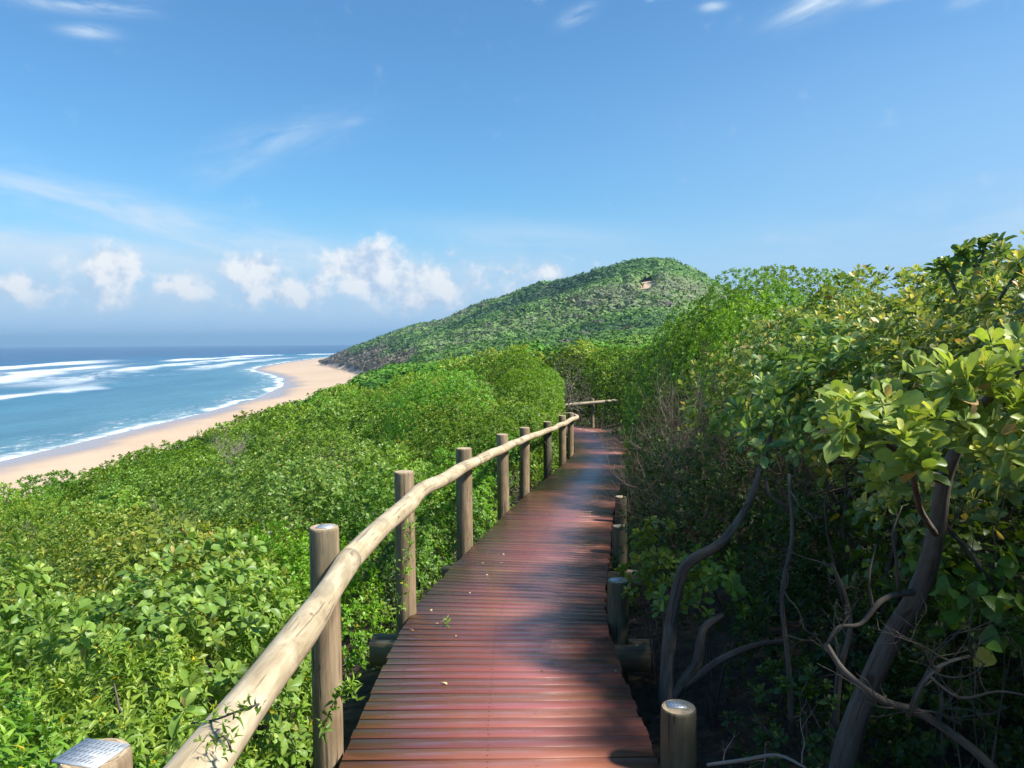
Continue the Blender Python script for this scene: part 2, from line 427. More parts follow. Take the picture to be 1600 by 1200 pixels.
def deck_mat():
    m, n, b = new_mat('wet_red_decking')
    g = n.new('ShaderNodeNewGeometry'); p = g.outputs['Position']
    wc = n.attr('wc').outputs['Vector']                       # x across the plank run, y along, z plank number
    tint = n.attr('tint').outputs['Color']
    gr = n.noise(n.vm('MULTIPLY', wc, (2.6, 120, 3.1)), 1.6, 6, .62, .3)
    blot = n.noise(p, 1.5, 4, .55, .6)
    fine_ = n.noise(p, 30, 4, .6)
    c = n.ramp(n.m('ADD', n.m('MULTIPLY', gr, .38), n.m('MULTIPLY', blot, .62)), [(.2, (.135, .031, .014)), (.5, (.255, .066, .032)), (.8, (.37, .115, .065))])
    lat = n.sep(wc)[0]
    film_sheen = n.ss(n.m('ADD', n.m('ADD', lat, n.m('MULTIPLY', n.m('SUBTRACT', blot, .5), 2.6)), n.m('MULTIPLY', n.m('SUBTRACT', gr, .5), .7)), -.50, .25)
    c = n.mix(n.m('MULTIPLY', film_sheen, .18), c, (.27, .16, .14))     # pale weathering plus sheen painted into the colour, stronger towards the right
    c = n.mix(1.0, c, tint, 'MULTIPLY')
    c = n.mix(n.m('MULTIPLY', n.ss(fine_, .63, .72), .35), c, (.035, .014, .01))
    n.put(b.inputs['Base Color'], c)
    wet = n.ss(n.m('ADD', n.m('MULTIPLY', blot, .75), n.m('MULTIPLY', gr, .25)), .38, .60)
    rr = n.m('ADD', n.m('MULTIPLY', wet, -.15), .50)
    n.put(b.inputs['Roughness'], n.m('ADD', rr, n.m('MULTIPLY', n.m('SUBTRACT', fine_, .5), .12)))
    b.inputs['Specular IOR Level'].default_value = .9
    b.inputs['Coat Weight'].default_value = .9; n.put(b.inputs['Coat Roughness'], n.m('ADD', n.m('MULTIPLY', wet, -.14), .36))
    h = n.m('ADD', n.m('MULTIPLY', gr, .8), n.m('MULTIPLY', fine_, .35))
    n.put(b.inputs['Normal'], n.bump(h, .10, .003))
    return m
M_deck = deck_mat()

def terrain_mat():
    m, n, b = new_mat('dune_sand_and_litter')
    g = n.new('ShaderNodeNewGeometry'); p = g.outputs['Position']
    s = n.attr('shore').outputs['Fac']; veg = n.attr('veg').outputs['Fac']; cliff = n.attr('cliff').outputs['Fac']
    big = n.noise(p, .02, 5, .6); mid = n.noise(p, .35, 5, .6); fi = n.noise(p, 9, 5, .65)
    sand = n.ramp(n.m('ADD', n.m('MULTIPLY', big, .6), n.m('MULTIPLY', mid, .4)), [(.3, (.43, .305, .195)), (.5, (.50, .365, .24)), (.7, (.545, .415, .285))])
    sw = n.m('ADD', s, n.m('MULTIPLY', n.m('SUBTRACT', n.noise(p, .03, 4, .5), .5), 26))
    wet = n.ss(sw, -17, -2)
    sand = n.mix(wet, sand, (.30, .245, .225))
    lit = n.ramp(fi, [(.3, (.018, .013, .009)), (.5, (.045, .034, .022)), (.72, (.10, .075, .048))])
    scrub = n.ramp(n.noise(p, .22, 6, .65), [(.3, (.035, .04, .022)), (.5, (.05, .075, .025)), (.7, (.07, .105, .035))])
    dist = n.m('SUBTRACT', n.sep(p)[1], 60)
    vegc = n.mix(n.ss(dist, 0, 60), lit, scrub)
    rock = n.ramp(n.noise(n.vm('MULTIPLY', p, (1, 1, .35)), .16, 6, .68), [(.3, (.075, .06, .052)), (.5, (.145, .118, .10)), (.72, (.24, .195, .16))])
    vegc = n.mix(cliff, vegc, rock)
    c = n.mix(n.ss(veg, .35, .65), sand, vegc)
    n.put(b.inputs['Base Color'], c)
    n.put(b.inputs['Roughness'], n.mix(wet, (.9, .9, .9), (.22, .22, .22)))
    b.inputs['Specular IOR Level'].default_value = .35
    hh = n.m('ADD', fi, n.m('MULTIPLY', n.noise(p, 40, 3, .6), .4))
    n.put(b.inputs['Normal'], n.bump(hh, .3, .02))
    return m
M_terrain = terrain_mat()

def sea_mat():
    m, n, b = new_mat('sea_water')
    g = n.new('ShaderNodeNewGeometry'); p = g.outputs['Position']
    x, y, z = n.sep(p); s0 = n.attr('shore').outputs['Fac']
    wob = n.m('SUBTRACT', n.noise(p, .008, 4, .55), .5)
    wob2 = n.m('SUBTRACT', n.noise(p, .05, 4, .6), .5)
    s = n.m('ADD', n.m('ADD', s0, n.m('MULTIPLY', wob, 70)), n.m('MULTIPLY', wob2, 14))
    c = n.ramp(n.m('DIVIDE', s, 900.), [(0.0, (.105, .22, .26)), (.02, (.058, .168, .222)), (.14, (.030, .128, .200)), (.33, (.019, .096, .180)), (.50, (.012, .064, .145)), (1.0, (.010, .052, .130))])
    pat = n.noise(n.vm('MULTIPLY', p, (.035, .008, 1)), 1.0, 8, .66)
    c = n.mix(1.0, c, n.ramp(pat, [(.3, (.68, .74, .80)), (.7, (1.3, 1.24, 1.18))]), 'MULTIPLY')
    lace = n.noise(n.vm('MULTIPLY', p, (.16, .05, 1)), 1.0, 6, .68, .5)
    lace2 = n.noise(n.vm('MULTIPLY', p, (.75, .10, 1)), 1.0, 5, .7, .3)
    lace = n.m('ADD', n.m('MULTIPLY', lace, .62), n.m('MULTIPLY', lace2, .38))
    lacef = n.noise(p, .35, 5, .65, .6)
    patch = n.noise(n.vm('MULTIPLY', p, (.012, .0045, 1)), 1.0, 3, .5)
    foam = None
    #        offshore, inner width, outer width, threshold lo, hi, amount
    for (o, wi, wo, lo, hi, am, y0, y1) in ((122, 16, 20, .30, .46, 1.0, 230, 560), (150, 36, 30, .42, .56, .75, 420, 900), (200, 40, 24, .30, .50, .95, 420, 1050), (292, 40, 20, .26, .46, 1.0, 560, 1250),
                                (245, 40, 30, .44, .60, .8, 350, 1000), (120, 26, 26, .32, .50, .9, 640, 1450), (60, 24, 20, .36, .52, .8, 700, 1500), (185, 22, 22, .26, .42, 1.0, 1040, 1900), (330, 20, 26, .46, .60, .7, 1500, 4000)):
        rise = n.ss(s, o - wi, o - wi * .25); fall = n.ss(s, o + wo, o + wo * .35)
        band = n.m('MULTIPLY', rise, fall)
        band = n.m('MULTIPLY', band, n.m('MULTIPLY', n.ss(y, y0, y0 + 120), n.ss(y, y1, y1 - 250)))
        f = n.m('MULTIPLY', n.ss(n.m('ADD', n.m('MULTIPLY', lace, .62), n.m('MULTIPLY', patch, .42)), lo + .03, hi + .03), n.m('MULTIPLY', band, am))
        foam = f if foam is None else n.m('MAXIMUM', foam, f)
    # lacy swash along the beach
    s2 = n.m('ADD', s0, n.m('MULTIPLY', n.m('SUBTRACT', n.noise(p, .03, 4, .5), .5), 26))
    sw = n.m('MULTIPLY', n.ss(s2, -3, 0), n.ss(s2, 7, 1.5))
    sw = n.m('MULTIPLY', sw, n.ss(lacef, .30, .52))
    sw2 = n.m('MULTIPLY', n.m('MULTIPLY', n.ss(s2, 4, 9), n.ss(s2, 24, 10)), n.ss(n.m('ADD', n.m('MULTIPLY', lacef, .6), n.m('MULTIPLY', lace, .4)), .50, .62))
    foam = n.m('MAXIMUM', foam, n.m('MAXIMUM', sw, n.m('MULTIPLY', sw2, .7)))
    # stray streaks
    st = n.m('MULTIPLY', n.ss(n.m('ADD', n.m('MULTIPLY', lace, .5), n.m('MULTIPLY', patch, .5)), .60, .68), n.m('MULTIPLY', n.ss(s, 25, 60), n.ss(s, 180, 120)))
    foam = n.m('MAXIMUM', foam, n.m('MULTIPLY', st, .45))
    c = n.mix(foam, c, (.66, .69, .70))
    n.put(b.inputs['Base Color'], c)
    n.put(b.inputs['Roughness'], n.mix(foam, (.30, .30, .30), (.8, .8, .8)))
    b.inputs['Specular IOR Level'].default_value = .20
    wv = n.m('ADD', n.noise(n.vm('MULTIPLY', p, (.14, .035, 1)), 1.0, 8, .68), n.m('MULTIPLY', foam, .25))
    n.put(b.inputs['Normal'], n.bump(wv, .7, 2.2))
    return m
M_sea = sea_mat()

# ------------------------------------------------------------------ terrain sheet + sea
def grid_mesh(name, X, Y, Z, mat, smooth=True):
    ny, nx = X.shape
    V = np.stack([X, Y, Z], -1).reshape(-1, 3)
    i = (np.arange(ny - 1)[:, None] * nx + np.arange(nx - 1)[None]).ravel()
    m = Mesh(); m.add(V, Q=np.stack([i, i + 1, i + nx + 1, i + nx], 1))
    return m.build(name, mat, smooth=smooth)

ys = np.concatenate([np.linspace(-40, -4, 14)[:-1], np.linspace(-4, 40, 140)[:-1], np.geomspace(40, 1500, 240)[:-1], np.geomspace(1500, 2600, 8)])
ts = np.linspace(-1, 1, 381); ts = np.sign(ts) * np.abs(ts) ** 1.5
Yg = np.repeat(ys[:, None], len(ts), 1)
wid = 70 + np.maximum(ys, 0) * 1.1
Xg = ts[None] * wid[:, None] - 10 - 20 * smooth01(ys / 200)[:, None]
Zg = terrain(Xg, Yg)
_P = np.stack([Xg, Yg, 0 * Xg], -1).reshape(-1, 3)
xt_ = np.interp(Yg, toeY, toeX)
on = smooth01((Xg - xt_) / 12)
Zg = Zg + (Fn(21, 1.6)(_P) * .05 + Fn(22, 5.)(_P) * .02).reshape(Xg.shape) * (Yg < 60)
ground = grid_mesh('ground', Xg, Yg, Zg, M_terrain)
tag(ground, kind='structure')
set_attr(ground, 'shore', shore(Xg, Yg).ravel())
toe_n = (Fn(23, .12)(_P) * 7 + Fn(24, .5)(_P) * 2).reshape(Xg.shape)
veg_ = smooth01((Xg - xt_ + toe_n - 2) / 8)
latg = Xg / np.maximum(Yg, 1)
SAND_PATCHES = [(.176, 388, .016, 22), (.168, 380, .006, 10), (.2225, 392, .0035, 8), (.146, 412, .004, 7)]
for (la, yy, wl, wy) in SAND_PATCHES:
    veg_ = np.where((np.abs((latg - la) / wl) ** 2 + np.abs((Yg - yy) / wy) ** 2) < 1, 0, veg_)
set_attr(ground, 'veg', veg_.ravel())
def cliff_mask(X, Y):
    xt = np.interp(Y, toeY, toeX); P = np.stack([X, Y, 0 * X], -1).reshape(-1, 3)
    nn = (Fn(31, .03)(P) * 12 + Fn(32, .09)(P) * 6).reshape(np.shape(X))
    return smooth01((28 + nn * .7 - (X - xt)) / 10) * smooth01((Y - 250) / 90)
set_attr(ground, 'cliff', cliff_mask(Xg, Yg).ravel())

ysea = np.concatenate([np.linspace(-300, 100, 40)[:-1], np.geomspace(100, 2400, 420)[:-1], np.geomspace(2400, 9000, 40)])
tt = np.linspace(0, 1, 260)
off = -25 + 900 * tt ** 1.25
off = np.concatenate([off, np.geomspace(900, 8500, 40)[1:]])
Ys = np.repeat(ysea[:, None], len(off), 1)
cs = np.interp(ysea, coastY, coastX)
Xs = cs[:, None] - off[None]
# right of the headland the water continues behind the hill
Pse = np.stack([Xs, Ys, 0 * Xs], -1).reshape(-1, 3)
sv = shore(Xs, Ys)
sw_ = sv + (Fn(41, .012)(Pse) * 16).reshape(Xs.shape)
Zs = SEA + 0.02 + 0 * Xs
for (o, hgt, ww, y0) in ((122, .9, 9, 200), (200, 1.2, 10, 350), (292, 1.8, 10, 500), (120, .7, 9, 700), (185, 1.6, 10, 950)):
    amp = np.clip(.5 + Fn(int(o), .012)(Pse).reshape(Xs.shape), .1, 1.2)
    Zs = Zs + hgt * amp * np.exp(-((sw_ - o) / ww) ** 2) * smooth01((Ys - y0) / 150)
sea = grid_mesh('sea', Xs[:, ::-1], Ys[:, ::-1], Zs[:, ::-1], M_sea)
tag(sea, kind='structure')
set_attr(sea, 'shore', sv[:, ::-1].ravel())

# ------------------------------------------------------------------ boardwalk
PC = np.stack([PX, PY], 1)
# dense centreline
def dense(P, ins=24):
    E_ = np.concatenate([[2 * P[0] - P[1]], P, [2 * P[-1] - P[-2]]]); out = []
    for i in range(len(P) - 1):
        p0, p1, p2, p3 = E_[i:i + 4]
        for j in range(ins):
            t = j / ins
            # centripetal-ish: plain Catmull-Rom with limited tangents
            m1 = (p2 - p0) * min(.5, np.linalg.norm(p2 - p1) / (np.linalg.norm(p2 - p0) + 1e-9)); m2 = (p3 - p1) * min(.5, np.linalg.norm(p2 - p1) / (np.linalg.norm(p3 - p1) + 1e-9))
            h = (2 * t ** 3 - 3 * t ** 2 + 1, t ** 3 - 2 * t ** 2 + t, -2 * t ** 3 + 3 * t ** 2, t ** 3 - t ** 2)
            out.append(h[0] * p1 + h[1] * m1 + h[2] * p2 + h[3] * m2)
    out.append(P[-1]); return np.array(out)
CL = dense(PC)
SL = np.concatenate([[0], np.cumsum(np.linalg.norm(np.diff(CL, axis=0), axis=1))])
PITCHP = .087
nP = int(SL[-1] / PITCHP)
sp = (np.arange(nP) + .5) * PITCHP
cx_ = np.interp(sp, SL, CL[:, 0]); cy_ = np.interp(sp, SL, CL[:, 1])
k5 = np.ones(17) / 17
tx_ = np.gradient(cx_); ty_ = np.gradient(cy_)
tx_ = np.convolve(np.pad(tx_, 8, 'edge'), k5, 'valid'); ty_ = np.convolve(np.pad(ty_, 8, 'edge'), k5, 'valid')
nn_ = np.hypot(tx_, ty_); tx_ /= nn_; ty_ /= nn_
HW = .615
bw = empty('boardwalk', (0, 0, float(deck_z(0))), 'wet reddish-brown timber boardwalk curving through the dune scrub', 'boardwalk')
boards = Mesh()
r1 = np.random.default_rng(3)
for i in range(nP):
    c = np.array([cx_[i], cy_[i], float(deck_z(cy_[i]))]); t = np.array([tx_[i], ty_[i], 0]); s = np.array([ty_[i], -tx_[i], 0])
    dzt = float(deck_z(cy_[i] + .05 * ty_[i]) - deck_z(cy_[i] - .05 * ty_[i])) / .1
    t3 = t + np.array([0, 0, dzt]); t3 /= np.linalg.norm(t3); up = np.cross(s, t3); up = up if up[2] > 0 else -up
    a = PITCHP / 2 - .0042 + r1.normal(0, .0006); h = .032
    hl = HW + r1.normal(0, .004); hr = HW - .028 + r1.normal(0, .004)
    zj = r1.normal(0, .0008); tilt = r1.normal(0, .0012)
    sec = [(-a, -h), (-a, -.0005), (-a + .0005, 0), (a - .0005, 0), (a, -.0005), (a, -h)]
    V = []; wcs = []
    off_ = r1.uniform(0, 50)
    for side, hh in ((-1, hl), (1, hr)):
        for (q, z) in sec:
            V.append(c + s * side * hh + t3 * q + up * (z + zj + tilt * q)); wcs.append((side * hh, q * .9 + i * PITCHP, i * .37 + off_))
    Q = [(j, (j + 1) % 6, 6 + (j + 1) % 6, 6 + j) for j in range(6)]
    V = np.array(V)
    tn = np.array([1, 1, 1]) * r1.uniform(.72, 1.2) * np.array([1, r1.uniform(.88, 1.14), r1.uniform(.88, 1.14)])
    T = [(0, 5, 4), (0, 4, 1), (1, 4, 3), (1, 3, 2), (6, 10, 11), (6, 7, 10), (7, 9, 10), (7, 8, 9)]
    boards.add(V, T=T, Q=Q, ct=np.tile(tn, (8, 1)), cq=np.tile(tn, (6, 1)), wc=wcs)
    if cy_[i] < 11:          # screw heads
        for side in (-.50, -.06, .46):
            for q in (-.022, .022):
                cc_ = c + s * (side + r1.normal(0, .004)) + t3 * q + up * (zj + .0012)
                an = np.arange(6) / 6 * 6.283
                boards.add(cc_ + .0038 * (np.cos(an)[:, None] * s + np.sin(an)[:, None] * t3), T=[(0, 1, 2), (0, 2, 3), (0, 3, 4), (0, 4, 5)], wc=np.zeros((6, 3)), mat=1)
M_screw, _n, _b = new_mat('screw_head'); _b.inputs['Base Color'].default_value = (.16, .10, .075, 1); _b.inputs['Metallic'].default_value = .6; _b.inputs['Roughness'].default_value = .5
deck = boards.build('deck_boards', [M_deck, M_screw], bw, loc=bw.location, color=True)

def path_frame(Y, side, offs):
    """point beside the path at forward distance Y; side -1 left, +1 right, offs from centre"""
    i = int(np.argmin(np.abs(cy_[:260] - Y))) if Y < 22 else int(np.argmin(np.abs(cy_ - Y)))
    s = np.array([ty_[i], -tx_[i]]); c = np.array([cx_[i], cy_[i]])
    return c + s * side * offs, s, np.array([tx_[i], ty_[i]])

# posts: left railing positions, right short posts
leftP = [(-.640, 1.14, -.622, .049), (-.735, 2.95, -.712, .055), (-.665, 4.68, -.79, .061), None]
leftD = [1.14, 2.95, 4.68, 6.62, 8.75, 10.4, 12.7, 14.5, 16.2]
joist = Mesh()
for q in (-.48, 0.0, .48):
    for i in range(0, nP - 24, 12):
        j = min(i + 12, nP - 1)
        p0 = np.array([cx_[i] + ty_[i] * q, cy_[i] - tx_[i] * q, deck_z(cy_[i]) - .09]); p1 = np.array([cx_[j] + ty_[j] * q, cy_[j] - tx_[j] * q, deck_z(cy_[j]) - .09])
        d = p1 - p0; L = np.linalg.norm(d); d /= L; s = np.array([d[1], -d[0], 0])
        V, Q = box((p0 + p1) / 2, d, s / np.linalg.norm(s), (0, 0, 1), L / 2, .024, .05)
        joist.add(V, Q=Q)
joist.build('joist_frame', M_beam, bw, loc=bw.location)
bearY = [1.14, 2.87, 4.54, 6.5, 8.75, 10.4, 12.7, 14.5, 16.2, 18.2, 20.]
for Y in bearY:
    for k in (-1, 1):
        p, s, t = path_frame(Y, 1, 0.0); t3 = np.array([t[0], t[1], 0]); s3 = np.array([s[0], s[1], 0])
        z = float(deck_z(Y)) - .032 - .1 - .075 + (.012 if k < 0 else -.02)
        mb = Mesh(); V, Q = box((*(p + t * k * .088), z), s3, t3, (0, 0, 1), HW + .22 + (.03 if k > 0 else 0), .024, .072)
        wcv = np.stack([(V - V[0]) @ t3, V[:, 2] - z, (V - V[0]) @ s3 + Y], 1)
        mb.add(V, Q=Q, wc=wcv); mb.build('bearer', M_beam, bw, loc=bw.location)

def post_mesh(x, y, ztop, zbot, r, seed, mat, sides=28, lean=(0, 0)):
    m = Mesh(); f = Fn(seed, 1.)
    zs = np.concatenate([np.linspace(zbot, ztop - .012, 16), [ztop - .004, ztop]])
    a = np.arange(sides) / sides * 6.28318
    V = []; wc = []
    for k, z in enumerate(zs):
        shrink = 1.0 if k < 16 else (.985 if k == 16 else .93)
        q = np.stack([np.cos(a) * 1.2, np.sin(a) * 1.2, np.full(sides, z * 1.6)], 1)
        rr = r * (1 + .05 * f(q)) * shrink * (1 + .03 * (ztop - z))
        px = x + lean[0] * (z - ztop) ; py = y + lean[1] * (z - ztop)
        V.append(np.stack([px + rr * np.cos(a), py + rr * np.sin(a), np.full(sides, z)], 1)); wc.append(np.stack([r * np.cos(a), r * np.sin(a), np.full(sides, z + seed * 2.3)], 1))
    V = np.concatenate(V); wc = np.concatenate(wc); n = len(zs)
    Q = [(i * sides + j, i * sides + (j + 1) % sides, (i + 1) * sides + (j + 1) % sides, (i + 1) * sides + j) for i in range(n - 1) for j in range(sides)]
    m.add(V, Q=Q, wc=wc)
    top = V[-sides:]; ctr = top.mean(0)
    m.add(np.concatenate([top, [ctr]]), T=[(j, (j + 1) % sides, sides) for j in range(sides)], wc=np.concatenate([wc[-sides:] * [1, 1, 1], [[0, 0, wc[-1, 2]]]]), mat=1)
    return m
def nail_plate(parent, x, y, z, ang, hx, hy, rows, cols_, base):
    ca, sa = math.cos(ang), math.sin(ang); ax = (ca, sa, 0); ay = (-sa, ca, 0)
    m = Mesh(); V, Q = box((x, y, z + .0015), ax, ay, (0, 0, 1), hx, hy, .0015); m.add(V, Q=Q)
    for i in range(rows):
        for j in range(cols_):
            u = (j + .5 + (.25 if i % 2 else -.1)) / cols_ * 2 - 1; v = (i + .5) / rows * 2 - 1
            c = np.array([x, y, z + .0036]) + np.array(ax) * u * hx * .9 + np.array(ay) * v * hy * .88
            d = np.array(ay) * .92 + np.array(ax) * .30; e = np.array(ax)
            l, wd = hy / rows * .62, hx / cols_ * .13
            m.add([c - d * l - e * wd, c - d * l + e * wd, c + d * l + e * wd, c + d * l - e * wd], Q=[(0, 1, 2, 3)], mat=1)
    return m.build('nail_plate', [M_steel, M_slot], parent, loc=base)

rail_root = empty('timber_railing', (-.67, 2.95, float(deck_z(2.95))), 'weathered round-log railing along the left edge of the boardwalk', 'railing')
base = rail_root.location
tops = []
for i, d in enumerate(leftD):
    if i < 3: x, y, zt, r = leftP[i]
    else:
        p, s, t = path_frame(d, -1, HW + .075); x, y = p; zt = float(deck_z(d)) + .885 + random.uniform(-.02, .03); r = [.070, .069, .071, .068, .070, .066][i - 3]
    zb = float(terrain(x, y)) - .3
    po = post_mesh(x, y, zt, zb, r, 50 + i, M_post, lean=(random.uniform(-.01, .01), random.uniform(-.01, .01))).build('post', [M_darkpost if i in (6,) else M_post, M_end], rail_root, loc=base, smooth=False)
    for pl in po.data.polygons: pl.use_smooth = pl.material_index == 0 and abs(pl.normal.z) < .5
    tops.append((x, y, zt, r))
    if i == 0: nail_plate(po, x - .004, y - .002, zt, R_(-14), .040, .034, 5, 9, base)
    if i == 1: nail_plate(po, x + .006, y, zt, R_(-6), .030, .030, 5, 8, base)
# end post where the rail turns the corner
pe = path_frame(18.0, -1, HW + .09)[0]; pe = np.array([1.13, 17.5])
# log rails (deck side of the posts)
rp = []
for i, (x, y, zt, r) in enumerate(tops):
    _, s, t = path_frame(leftD[i], -1, 0)
    o = r + .042
    rp.append(np.array([x + s[0] * o, y + s[1] * o, zt - .115 + (-.015 if i == 1 else 0)]))
rp = [rp[0] + (rp[0] - rp[1]) * .75 + np.array([.02, 0, 0])] + rp
rp.append(np.array([pe[0] + .34, 17.1, rp[-1][2] - .01]))
def bend(a, b, k, amp): 
    r = np.random.default_rng(k); return [a + (b - a) * t + np.array([r.normal(0, amp), 0, r.normal(0, amp)]) for t in (1 / 3, 2 / 3)]
def rail_log(idx, rads, seed):
    pts = []
    for a, b in zip(idx[:-1], idx[1:]):
        pts += [rp[a]] + bend(rp[a], rp[b], seed + a, .010)
    pts.append(rp[idx[-1]])
    rr = np.interp(np.linspace(0, 1, len(pts)), np.linspace(0, 1, len(rads)), rads)
    V, Q, T, wc = tube(pts, rr, 28, seed, .05, ins=6)
    m = Mesh(); m.add(V, Q=Q, T=T, wc=wc)
    o = m.build('rail', M_rail, rail_root, loc=base, smooth=True); return o
rail_log([0, 1, 2], (.048, .047, .047), 1)
rail_log([2, 3, 4], (.0475, .046, .046), 2)
rail_log([4, 5, 6], (.046, .045, .044), 3)
rail_log([6, 7, 8, 9], (.044, .044, .045), 4)
# short return that swings left round the last post
a = rp[9]; V, Q, T, wc = tube([a + np.array([.0, .03, 0.0]), a + np.array([.05, .30, .0]), a + np.array([-.02, .75, -.01]), a + np.array([-.22, 1.3, -.03])], [.045, .045, .044, .042], 18, 9, .05)
m = Mesh(); m.add(V, Q=Q, T=T, wc=wc); m.build('rail', M_rail, rail_root, loc=base, smooth=True)
p_ = a + np.array([-.30, 1.25, 0]); mm = post_mesh(p_[0], p_[1], a[2] + .10, float(terrain(p_[0], p_[1])) - .3, .06, 77, M_post); mm.build('post', [M_post, M_end], rail_root, loc=base)

# railing at the far bend
fr = empty('timber_railing', (2.6, 25.9, float(deck_z(25.9))), 'short pale log rail across the far bend of the boardwalk', 'railing')
fb = fr.location
pa, pb, pc_ = at(886, 633, 25.9), at(930, 629, 25.9), at(975, 625, 25.9)
V, Q, T, wc = tube([pa + (pa - pb) * 1.2, pa, pb, pc_], [.055, .055, .056, .054], 16, 5, .06); m = Mesh(); m.add(V, Q=Q, T=T, wc=wc); m.build('rail', M_rail, fr, loc=fb, smooth=True)
for px, dy in ((926, .13), (866, .13), (985, .13)):
    q = at(px, 623, 25.9 + dy); post_mesh(q[0], q[1], q[2], float(terrain(q[0], q[1])) - .3, .058, 90 + px, M_post).build('post', [M_post, M_end], fr, loc=fb)

# short posts along the right edge
rightD = [(2.80, .615, -1.365, .068), (4.52, .622, -1.425, .060), (6.44, .905, -1.565, .062), (8.2, None, 0, .06), (10.2, None, 0, .06), (12.6, None, 0, .062), (15.2, None, 0, .06), (17.4, None, 0, .06)]
plabels = ['thick sawn-off post with a grey metal plate on top, nearest at the deck edge',
           'short brown post half hidden by a leafy rosette shrub at the right deck edge',
           'short grey post standing behind the leaf-hidden brown post',
           'short post in shade beside the leafy shrub, fourth along the right deck edge',
           'short post under the bare dry twigs at the right deck edge',
           'small dark post where the right deck edge starts to bend',
           'small dark post in deep shade just before the far bend',
           'last small dark post at the far bend of the boardwalk']
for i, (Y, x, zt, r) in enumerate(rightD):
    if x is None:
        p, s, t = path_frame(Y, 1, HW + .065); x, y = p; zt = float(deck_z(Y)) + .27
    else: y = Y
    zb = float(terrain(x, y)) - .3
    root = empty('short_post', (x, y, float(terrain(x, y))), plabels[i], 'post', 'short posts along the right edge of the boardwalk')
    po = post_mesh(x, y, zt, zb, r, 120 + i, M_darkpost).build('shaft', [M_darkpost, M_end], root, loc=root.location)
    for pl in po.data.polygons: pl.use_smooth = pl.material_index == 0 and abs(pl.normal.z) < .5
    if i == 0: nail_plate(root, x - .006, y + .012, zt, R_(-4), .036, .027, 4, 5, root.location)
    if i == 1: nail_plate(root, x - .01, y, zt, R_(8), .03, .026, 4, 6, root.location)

# ------------------------------------------------------------------ leaves
def tmpl(xs, ws, fold, droop, mid=True):
    V = []; T = []
    n = len(xs)
    for i, (x, wd) in enumerate(zip(xs, ws)):
        z = -droop * x * x
        V += [(x, -wd, z + fold * wd), (x, 0, z), (x, wd, z + fold * wd)]
    for i in range(n - 1):
        a, b = 3 * i, 3 * i + 3
        for q in ((a, a + 1, b + 1, b), (a + 1, a + 2, b + 2, b + 1)):
            T += [(q[0], q[1], q[2]), (q[0], q[2], q[3])]
    V = np.array(V, float); T = np.array(T)
    A_ = np.linalg.norm(np.cross(V[T[:, 1]] - V[T[:, 0]], V[T[:, 2]] - V[T[:, 0]]), axis=1)
    return V, T[A_ > 1e-9]
def simple_leaf(x, w, fold, droop):
    V = np.array([(0, 0, 0), (x, -w, fold * w - droop * x * x), (x, 0, -droop * x * x), (x, w, fold * w - droop * x * x), (1, 0, -droop)], float)
    return V, np.array([(0, 1, 2), (0, 2, 3), (1, 4, 2), (2, 4, 3)])
OBO_H = tmpl([0, .22, .55, .85, .97, 1.0], [.03, .06, .21, .25, .13, 0], .35, .22)
OBO_M = simple_leaf(.64, .25, .35, .2)
LAN_H = tmpl([0, .18, .45, .75, 1.0], [.02, .11, .17, .11, 0], .5, .35)
LAN_M = simple_leaf(.42, .18, .5, .3)
LOW = (np.array([(0, 0, 0), (.6, -.26, .06), (.6, .26, .06), (1, 0, -.12)]), np.array([(0, 1, 3), (0, 3, 2)]))
IVY = tmpl([0, .12, .3, .55, .8, 1.0], [.05, .38, .44, .34, .2, 0], .18, .2)

SPEC = {   # young, mature A, mature B, rare (linear base colours)
    'rosette': dict(k=9, s=.062, stem=.28, e0=.30, e1=1.40, H=OBO_H, M=OBO_M, young=(.46, .52, .11), a=(0.127, 0.230, 0.034), b=(0.241, 0.356, 0.052), rare=(.44, .33, .10), pr=.012),
    'olive':   dict(k=9, s=.058, stem=.30, e0=.30, e1=1.35, H=OBO_H, M=OBO_M, young=(.56, .55, .19), a=(.095, .185, .048), b=(.20, .305, .078), rare=(.46, .33, .13), pr=.018),
    'lance':   dict(k=11, s=.041, stem=2.2, e0=.45, e1=1.25, H=LAN_H, M=LAN_M, young=(.33, .46, .055), a=(.10, .225, .022), b=(.20, .355, .040), rare=(0.600, 0.504, 0.024), pr=.010),
    'glossy':  dict(k=9, s=.046, stem=.5, e0=.35, e1=1.30, H=OBO_H, M=OBO_M, young=(.30, .47, .045), a=(.090, .20, .017), b=(.185, .345, .030), rare=(0.360, 0.360, 0.048), pr=.015),
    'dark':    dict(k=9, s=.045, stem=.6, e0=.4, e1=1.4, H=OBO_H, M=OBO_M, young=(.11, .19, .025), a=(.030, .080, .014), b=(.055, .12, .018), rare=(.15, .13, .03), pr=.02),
    'vine':    dict(k=3, s=.060, stem=1.4, e0=.9, e1=1.5, H=IVY, M=OBO_M, young=(.12, .24, .025), a=(.06, .15, .018), b=(.09, .19, .022), rare=(.45, .40, .04), pr=.03),
}
